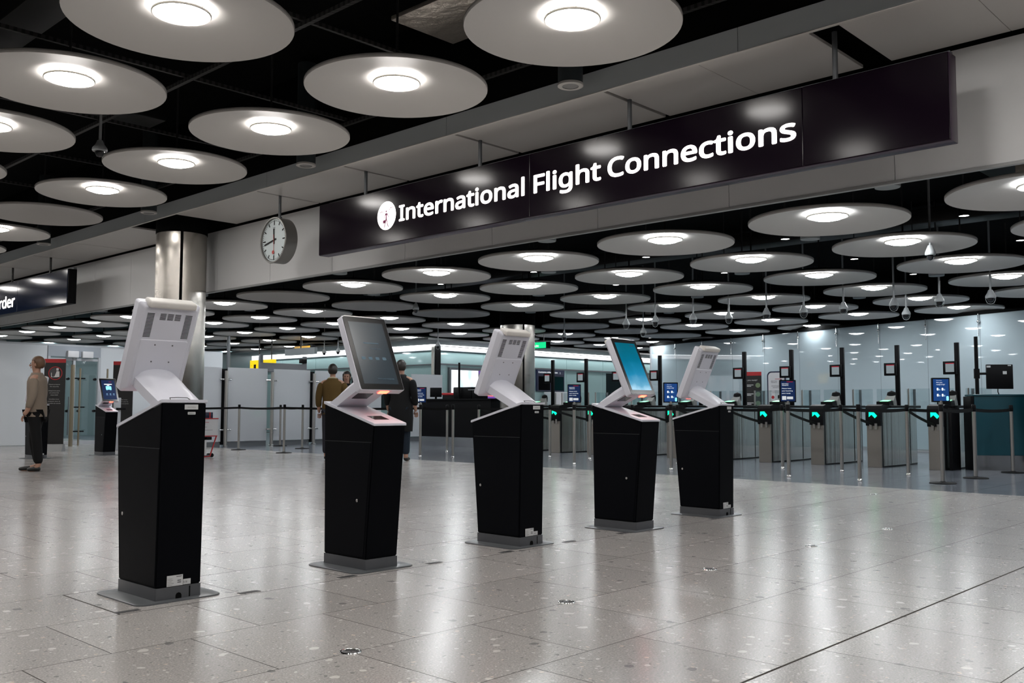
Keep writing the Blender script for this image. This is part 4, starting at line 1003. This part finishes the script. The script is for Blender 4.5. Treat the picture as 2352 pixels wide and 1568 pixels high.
# ------------------------------------------------------------------ totems and banners
def totem(loc, rz, label):
    t = thing('information_totem', label, 'totem', loc, rz, 'rounded totem signs')
    def rr(w, h, r, y, z0=0):
        P = []
        for cx, cz_, a0 in ((w/2-r, h-r, 0), (-w/2+r, h-r, 90)):
            for q in range(9): a = math.radians(a0 + 90*q/8); P.append((cx + r*math.cos(a), y, z0 + cz_ + r*math.sin(a)))
        return P + [(-w/2, y, z0), (w/2, y, z0)]
    b = MB(); b.loft([rr(.42, 1.80, .10, -.02), rr(.42, 1.80, .10, .02)]); b.build('board', NAVYP, t)
    b = MB(); b.loft([rr(.365, 1.74, .08, -.0205, .03), rr(.36, 1.735, .08, -.0225, .032)]); f = b.build('face', WHITEP, t, smooth=False)
    Rv, Uv = (1, 0, 0), (0, 0, 1)
    T = lambda s, u, v, h, w: text(s, NAVYP, f, (u, -.0225, v), Rv, Uv, h, w, ext=.001, name='print', bold=.01)
    T('BRITISH', -.12, 1.575, .022, .14); T('AIRWAYS', -.12, 1.545, .022, .14); panel(REDP, f, (-.03, -.0225, 1.625), Rv, Uv, .15, .010, .001, 'ribbon_mark'); panel(NAVYP, f, (.09, -.0225, 1.605), Rv, Uv, .04, .016, .001, 'ribbon_mark')
    T('Hand baggage', -.11, 1.47, .020, .22); T('allowance', -.08, 1.435, .020, .16)
    for z in (1.09, .74):
        b = MB()
        for a, c in (((-.15, z), (.15, z + .005)), ((-.15, z + .275), (.15, z + .28)), ((-.15, z), (-.146, z + .28)), ((.146, z), (.15, z + .28))): b.box((a[0], -.0237, a[1]), (c[0], -.0225, c[1]))
        b.build('picture_frame', GREYM, f, smooth=False)
        b = MB(); b.lathe([(0, .0012), (.036, .0012)], 16); b.build('red_mark', REDP, f, Matrix.Translation((-.08, -.0225, z + .14)) @ Matrix.Rotation(PI/2, 4, 'X'), smooth=False)
        panel(DARK, f, (.03, -.0225, z + .10), Rv, Uv, .07, .09, .001, 'bag_mark', rnd=.02); T('Allowance', -.10, z + .235, .014, .19)
    T('+', -.02, 1.025, .035, .035)
    MB().box((-.22, -.12, 0), (.22, .12, .02), .005).build('foot', NAVYP, t)
    return t
totem((9.35, 17.6, 0), 0, 'white rounded totem sign with navy border beside the steel column')
totem((19.1, 10.05, 0), -PI/2 + .1, 'white rounded totem sign with navy border behind the boarding gates')
def banner(loc, rz, w, h, label, lean=0):
    t = thing('banner_stand', label, 'banner', loc, rz, 'black banner stands')
    b = MB(); b.box((-w/2, -.006, .16), (w/2, .006, h)); bo = b.build('banner_sheet', mat('banner_black', (.006, .006, .0065), .5), t, smooth=False)
    b = MB(); b.prism([(-.12, 0), (.12, 0), (.05, .16), (-.05, .16)], 0, -w/2 - .01, w/2 + .01); b.build('banner_base', mat('banner_base_grey', (.22, .225, .23), .4), t, smooth=False)
    panel(REDP, bo, (-w/2, -.0065, h - .085), (1, 0, 0), (0, 0, 1), w, .085, .001, 'header_band')
    return t, bo
t, bo = banner((8.36, 21.98, 0), -.72, .46, 2.06, 'tall black banner asking Please prepare for security, with a red circle emblem')
Rv, Uv = (1, 0, 0), (0, 0, 1); Y = -.0075
b = MB(); b.lathe([(.135, 0), (.150, 0), (.150, .001), (.135, .001)], 40, closed=True); b.build('circle_mark', REDP, bo, Matrix.Translation((.01, Y, 1.74)) @ Matrix.Rotation(PI/2, 4, 'X'), smooth=False)
b = MB(); b.lathe([(0, .0012), (.105, .0012)], 36); b.build('circle_mark', mat('banner_grey', (.05, .05, .055), .5), bo, Matrix.Translation((-.01, Y, 1.75)) @ Matrix.Rotation(PI/2, 4, 'X'), smooth=False)
WT = mat('banner_white', (.6, .6, .6), .6)
panel(WT, bo, (.03, Y, 1.80), Rv, Uv, .05, .055, .002, 'traveller_mark', rnd=.01); b = MB(); b.loft([[(u, Y - e, v) for u, v in ((-.02, 1.655), (.10, 1.655), (.095, 1.78), (.04, 1.79), (.0, 1.68))] for e in (.0015, .003)]); b.build('traveller_mark', WT, bo, smooth=False)
panel(WT, bo, (-.08, Y, 1.66), Rv, Uv, .012, .09, .002, 'tray_mark'); panel(WT, bo, (-.08, Y, 1.65), Rv, Uv, .14, .010, .002, 'tray_mark')
for k, (s, w) in enumerate((('Please prepare', .24), ('for security', .19), ('', 0), ('Prepárese para', .24), ('el control de', .2), ('seguridad', .16), ('', 0), ('Veuillez-vous', .22), ('préparer pour le', .26), ('contrôle de sûreté', .28))):
    if s: text(s, WT, bo, (0, Y, 1.48 - .047*k), Rv, Uv, .022, w, align='CENTER', name='print', ext=.001)
t, bo = banner((9.90, 21.95, 0), -.72, .46, 2.06, 'black security banner mostly hidden behind the nearest kiosk')
for k, (s, w) in enumerate((('Veuillez-vous', .22), ('préparer pour le', .26), ('contrôle de sûreté', .28))): text(s, WT, bo, (0, Y, 1.15 - .047*k), Rv, Uv, .022, w, align='CENTER', name='print', ext=.001)
t, bo = banner((19.05, 10.62, 0), -PI/2 + .25, .42, 1.80, 'black banner asking Are you ready, behind the boarding gates')
text('Are you ready?', WT, bo, (-.18, Y, 1.60), Rv, Uv, .035, .30, name='print', bold=.01)
for k in range(3):
    b = MB(); b.lathe([(0, .0012), (.055, .0012)], 20); b.build('round_icon', mat('icon_green', (.16, .22, .12), .5), bo, Matrix.Translation((.13, Y, 1.50 - .2*k)) @ Matrix.Rotation(PI/2, 4, 'X'), smooth=False)
    for q in range(2): panel(WT, bo, (-.12, Y, 1.50 - .2*k - .03*q), Rv, Uv, .15 - .05*q, .014, .001, 'print_line')
    panel(WT, bo, (-.17, Y, 1.50 - .2*k), Rv, Uv, .02, .02, .001, 'bullet', rnd=.008)
# light grey handle post beside the hidden banner
t = thing('grey_upright', 'light grey upright with a black handle between two banners', 'post', (9.62, 21.6, 0)); MB().box((-.07, -.05, 0), (.07, .05, 1.2), .01).build('upright', LGREY, t); MB().box((-.05, -.10, .92), (.16, -.05, .97), .01).build('handle', DARK, t)
t = thing('barrier_post', 'short brass coloured post top between the lit kiosk and nearest kiosk', 'post', (9.75, 24.5, 0), 0, 'posts before the glass doors'); MB().tube((0, 0, 0), (0, 0, 2.05), .05, n=14).build('pole', MATS['brass_post'], t)

# ------------------------------------------------------------------ bag gauge
bg = thing('bag_gauge', 'red and white cabin bag gauge with a navy box on top, by the partition', 'bag gauge', (9.36, 17.1, 0))
MB().box((-.27, -.012, .43), (.27, .012, .76)).build('sign_panel', WHITEP, bg, smooth=False)
MB().box((-.28, -.02, .755), (.28, .02, .775)).build('top_rail', REDP, bg, smooth=False); MB().box((-.28, -.02, .415), (.26, .02, .435)).build('lower_rail', REDP, bg, smooth=False)
MB().box((-.26, .02, .775), (.18, .30, .89), .005).build('bag_box', NAVYP, bg); MB().box((.10, .015, .775), (.125, .305, .892)).build('strap', REDP, bg, smooth=False)
MB().tube((.25, 0, .42), (.12, 0, .03), .013, n=10).build('leg', REDP, bg); MB().tube((.12, 0, .03), (-.24, 0, .012), .013, n=10).build('foot_bar', REDP, bg)
MB().box((-.2, .1, .02), (.20, .2, .05), .005).build('wheel_bar', NAVYP, bg); MB().tube((.21, .08, .045), (.21, .22, .045), .04, n=16).build('wheel', DARK, bg)
MB().box((-.02, .03, .05), (.06, .10, .41)).build('upright', WHITEP, bg, smooth=False); MB().box((-.24, .03, .35), (.17, .3, .41)).build('tray', DARK, bg, smooth=False)
text('BRITISH AIRWAYS', NAVYP, bg, (-.23, -.0125, .655), (1, 0, 0), (0, 0, 1), .018, .24, ext=.001, name='print'); panel(REDP, bg, (-.08, -.0125, .69), (1, 0, 0), (0, 0, 1), .16, .008, .001, 'ribbon_mark')
panel(MATS['grey_metal'], bg, (-.2, -.0125, .60), (1, 0, 0), (0, 0, 1), .24, .006, .001, 'print_line'); panel(MATS['grey_metal'], bg, (-.2, -.0125, .54), (1, 0, 0), (0, 0, 1), .36, .006, .001, 'print_line')

# ------------------------------------------------------------------ people
SKIN = mat('skin', (.36, .20, .14), .55); HAIRD = mat('hair_dark', (.012, .008, .006), .5); HAIRB = mat('hair_blond', (.28, .18, .08), .5)
def skin_mesh(name, pts, edges, m_, parent, sub=2):
    """pts: (x, y, z, rx, ry); grown along the edges into one continuous surface"""
    me = bpy.data.meshes.new(name); me.from_pydata([p[:3] for p in pts], edges, [])
    o = bpy.data.objects.new(name, me); COL.objects.link(o)
    s = o.modifiers.new('skin', 'SKIN'); s.use_smooth_shade = True
    for k, p in enumerate(pts):
        v = me.skin_vertices[0].data[k]; v.radius = (p[3], p[4]); v.use_root = (k == 0)
    ss = o.modifiers.new('sub', 'SUBSURF'); ss.levels = sub; ss.render_levels = sub
    dg = bpy.context.evaluated_depsgraph_get(); dg.update()
    me2 = bpy.data.meshes.new_from_object(o.evaluated_get(dg), depsgraph=dg)
    me2.name = name; bpy.data.objects.remove(o); bpy.data.meshes.remove(me)
    me2.materials.clear(); me2.materials.append(m_)
    me2.polygons.foreach_set('use_smooth', [True]*len(me2.polygons))
    o2 = bpy.data.objects.new(name, me2); COL.objects.link(o2); o2.parent = parent
    return o2
def person(label, loc, rz, h, top, legs, shoes, hair, long_coat=False, stride=0.0, arm=(0, 0), long_hair=False, collar=None):
    """stands at the origin facing -y; h = height in metres"""
    t = thing('person', label, 'person', loc, rz)
    k = h/1.76
    def S(P): return [(x*k, y*k, z*k, a*k, b*k) for x, y, z, a, b in P]
    s = stride
    # body: pelvis root
    body = [(0, 0, .95, .13, .10), (0, 0, 1.12, .125, .09), (0, 0, 1.30, .15, .10), (0, 0, 1.44, .10, .08), (0, -.01, 1.51, .052, .055), (0, -.022, 1.59, .055, .066), (0, -.020, 1.655, .070, .088), (0, -.012, 1.715, .066, .082), (0, -.01, 1.752, .040, .05),
            (-.10, 0, .90, .085, .09), (-.10, -s*.5, .50, .062, .062), (-.10, -s*.75 + (.12 if s else 0), .09, .042, .045), (-.10, -s*.75 - .02, .035, .04, .035), (-.10, -s*.75 - .15, .025, .035, .025),
            (.10, 0, .90, .085, .09), (.10, s*.4, .50, .062, .062), (.10, s*.8, .09, .042, .045), (.10, s*.8 - .05, .035, .04, .035), (.10, s*.8 - .16, .025, .035, .025),
            (-.19, 0, 1.42, .055, .055), (-.24, .02, 1.16, .045, .045), (-.25, -.05 - arm[0]*.2, .93 + arm[0]*.25, .035, .035), (-.25, -.10 - arm[0]*.26, .87 + arm[0]*.3, .035, .02),
            (.19, 0, 1.42, .055, .055), (.24, .02, 1.16, .045, .045), (.25, -.05 - arm[1]*.2, .93 + arm[1]*.25, .035, .035), (.25, -.10 - arm[1]*.26, .87 + arm[1]*.3, .035, .02)]
    E = [(0, 1), (1, 2), (2, 3), (3, 4), (4, 5), (5, 6), (6, 7), (7, 8), (0, 9), (9, 10), (10, 11), (11, 12), (12, 13), (0, 14), (14, 15), (15, 16), (16, 17), (17, 18), (3, 19), (19, 20), (20, 21), (21, 22), (3, 23), (23, 24), (24, 25), (25, 26)]
    bd = skin_mesh('body', S(body), E, SKIN, t)
    # face
    b = MB(); b.sphere((-.028*k, -.100*k, 1.665*k), .011*k, 8, (1, .6, .8)); b.build('eye', DARK, bd); b = MB(); b.sphere((.028*k, -.100*k, 1.665*k), .011*k, 8, (1, .6, .8)); b.build('eye', DARK, bd)
    b = MB(); b.sphere((0, -.112*k, 1.635*k), .016*k, 8, (.7, 1, 1.3)); b.build('nose', SKIN, bd); b = MB(); b.sphere((0, -.100*k, 1.598*k), .018*k, 8, (1.2, .5, .35)); b.build('mouth', mat('lip', (.25, .08, .07), .5), bd)
    for sx in (-1, 1): MB().sphere((sx*.076*k, -.01*k, 1.645*k), .022*k, 8, (.4, .7, 1.3)).build('ear', SKIN, bd)
    for sx in (-1, 1):      # fingers
        hx = sx*.25*k; a_ = arm[0] if sx < 0 else arm[1]; hy = (-.10 - a_*.26)*k; hz = (.87 + a_*.3)*k
        for q in range(4): MB().path([(hx + (q - 1.5)*.017*k, hy - .005*k, hz - .02*k), (hx + (q - 1.5)*.018*k, hy - .022*k, hz - .065*k), (hx + (q - 1.5)*.017*k, hy - .012*k, hz - (.095 + .008*(q in (1, 2)))*k)], .0085*k, 6).build('finger', SKIN, bd)
        MB().path([(hx - sx*.03*k, hy, hz), (hx - sx*.045*k, hy - .03*k, hz - .05*k)], .010*k, 6).build('thumb', SKIN, bd)
    # hair
    b = MB(); o_ = bmesh.ops.create_uvsphere(b.bm, u_segments=20, v_segments=14, radius=1)
    for v in o_['verts']:
        x, y, z = v.co
        if y < -.25 and z < .45: z = .45 + (z - .45)*.12; y = y*.92      # hairline above the face
        if long_hair and z < 0: z = z*2.6; x *= 1.0 - .08*max(0, -z - .5); y = max(y, -.1)*1.0
        elif z < -.75: z = -.75
        v.co = Vector((x*.090*k, (-.008 + .012)*k + y*.105*k, 1.672*k + z*.112*k))
    b.build('hair', hair, bd)
    # clothes
    hem = .52 if long_coat else .84
    def ell(z, rx, ry, cy=0, n=20): return [(rx*k*math.cos(2*PI*q/n), (cy + ry*math.sin(2*PI*q/n))*k, z*k) for q in range(n)]
    b = MB(); R_ = [ell(hem, .215 if long_coat else .195, .17 if long_coat else .15)]
    if long_coat: R_ += [ell(.75, .225, .19)]
    R_ += [ell(.98, .215 if long_coat else .19, .18 if long_coat else .15), ell(1.12, .178, .135), ell(1.28, .195, .14), ell(1.38, .212, .138), ell(1.44, .185, .122), ell(1.48, .12, .095, -.005), ell(1.52, .078, .078, -.008)]
    b.loft(R_); b.build('jacket', top, t, ang=80)
    for sx, a_ in ((-1, arm[0]), (1, arm[1])):
        skin_mesh('sleeve', S([(sx*.165, 0, 1.40, .085, .085), (sx*.215, .01, 1.36, .080, .080), (sx*.25, .02, 1.16, .066, .068), (sx*.255, -.045 - a_*.18, .96 + a_*.22, .052, .054)]), [(0, 1), (1, 2), (2, 3)], top, t)
    if collar: skin_mesh('collar', S([(0, .02, 1.475, .125, .10), (0, .005, 1.53, .085, .08)]), [(0, 1)], collar, t)
    Tm = [(0, 0, .93, .15, .12), (-.10, 0, .86, .102, .105), (-.10, -s*.5, .50, .080, .082), (-.10, -s*.75 + (.12 if s else 0), .10, .068, .072), (.10, 0, .86, .102, .105), (.10, s*.4, .50, .080, .082), (.10, s*.8, .10, .068, .072)]
    skin_mesh('trousers', S(Tm), [(0, 1), (1, 2), (2, 3), (0, 4), (4, 5), (5, 6)], legs, t)
    for sx, yy in ((-1, -s*.75), (1, s*.8)):
        skin_mesh('shoe', S([(sx*.10, yy + .03, .045, .045, .045), (sx*.10, yy - .08, .04, .045, .038), (sx*.10, yy - .17, .03, .04, .028)]), [(0, 1), (1, 2)], shoes, t)
    return t
CLB = mat('cloth_black', (.006, .006, .0065), .85, spec=.2); CLBR = mat('cloth_brown', (.085, .052, .016), .9, spec=.2); CLJ = mat('cloth_jeans', (.012, .018, .028), .85, spec=.2)
CLC = mat('cloth_cream', (.42, .37, .26), .9); CLN = mat('cloth_navy', (.008, .008, .014), .85); CLGB = mat('cloth_grey_beige', (.20, .16, .125), .9); SHOE = mat('shoe_black', (.006, .006, .006), .4)
person('person in a brown jacket with pale collar, seen from behind by the second kiosk', (10.75, 14.86, 0), PI - .75, 1.80, CLBR, CLN, SHOE, HAIRD, collar=CLC)
person('dark haired person facing the camera just behind the brown jacket', (11.50, 15.42, 0), -.75, 1.70, CLB, CLB, SHOE, HAIRD, long_hair=True)
person('person in a long black coat and dark jeans, seen from behind', (11.40, 13.62, 0), PI - 1.0, 1.86, CLB, CLJ, SHOE, HAIRD, long_coat=True)
person('person in black trousers and grey beige top walking at the left edge', (5.62, 15.46, 0), -.75 - PI/2 + .1, 1.76, CLGB, CLB, SHOE, mat('hair_brown', (.10, .05, .025), .5), stride=.12)
person('blond person in black standing at the teal desk, right edge', (16.68, 4.14, 0), 2.3, 1.66, CLB, CLB, SHOE, HAIRB, long_hair=True)
person('dim dark figure seen through the frosted panel beside the clamp posts', (13.0, 22.3, 0), -.75, 1.66, CLN, CLB, SHOE, HAIRD)

# ------------------------------------------------------------------ world and view
w = bpy.data.worlds.new('world'); SC.world = w; w.use_nodes = True
w.node_tree.nodes['Background'].inputs[0].default_value = (.8, .85, .9, 1); w.node_tree.nodes['Background'].inputs[1].default_value = .0
SC.view_settings.view_transform = 'Standard'; SC.view_settings.look = 'None'; SC.view_settings.exposure = 0.75; SC.view_settings.gamma = 1
SC.view_settings.use_curve_mapping = False
cy_ = SC.cycles
cy_.use_denoising = True; cy_.max_bounces = 6; cy_.diffuse_bounces = 3; cy_.glossy_bounces = 4; cy_.transparent_max_bounces = 10
cy_.sample_clamp_indirect = 6; cy_.caustics_reflective = False; cy_.caustics_refractive = False; cy_.use_light_tree = True
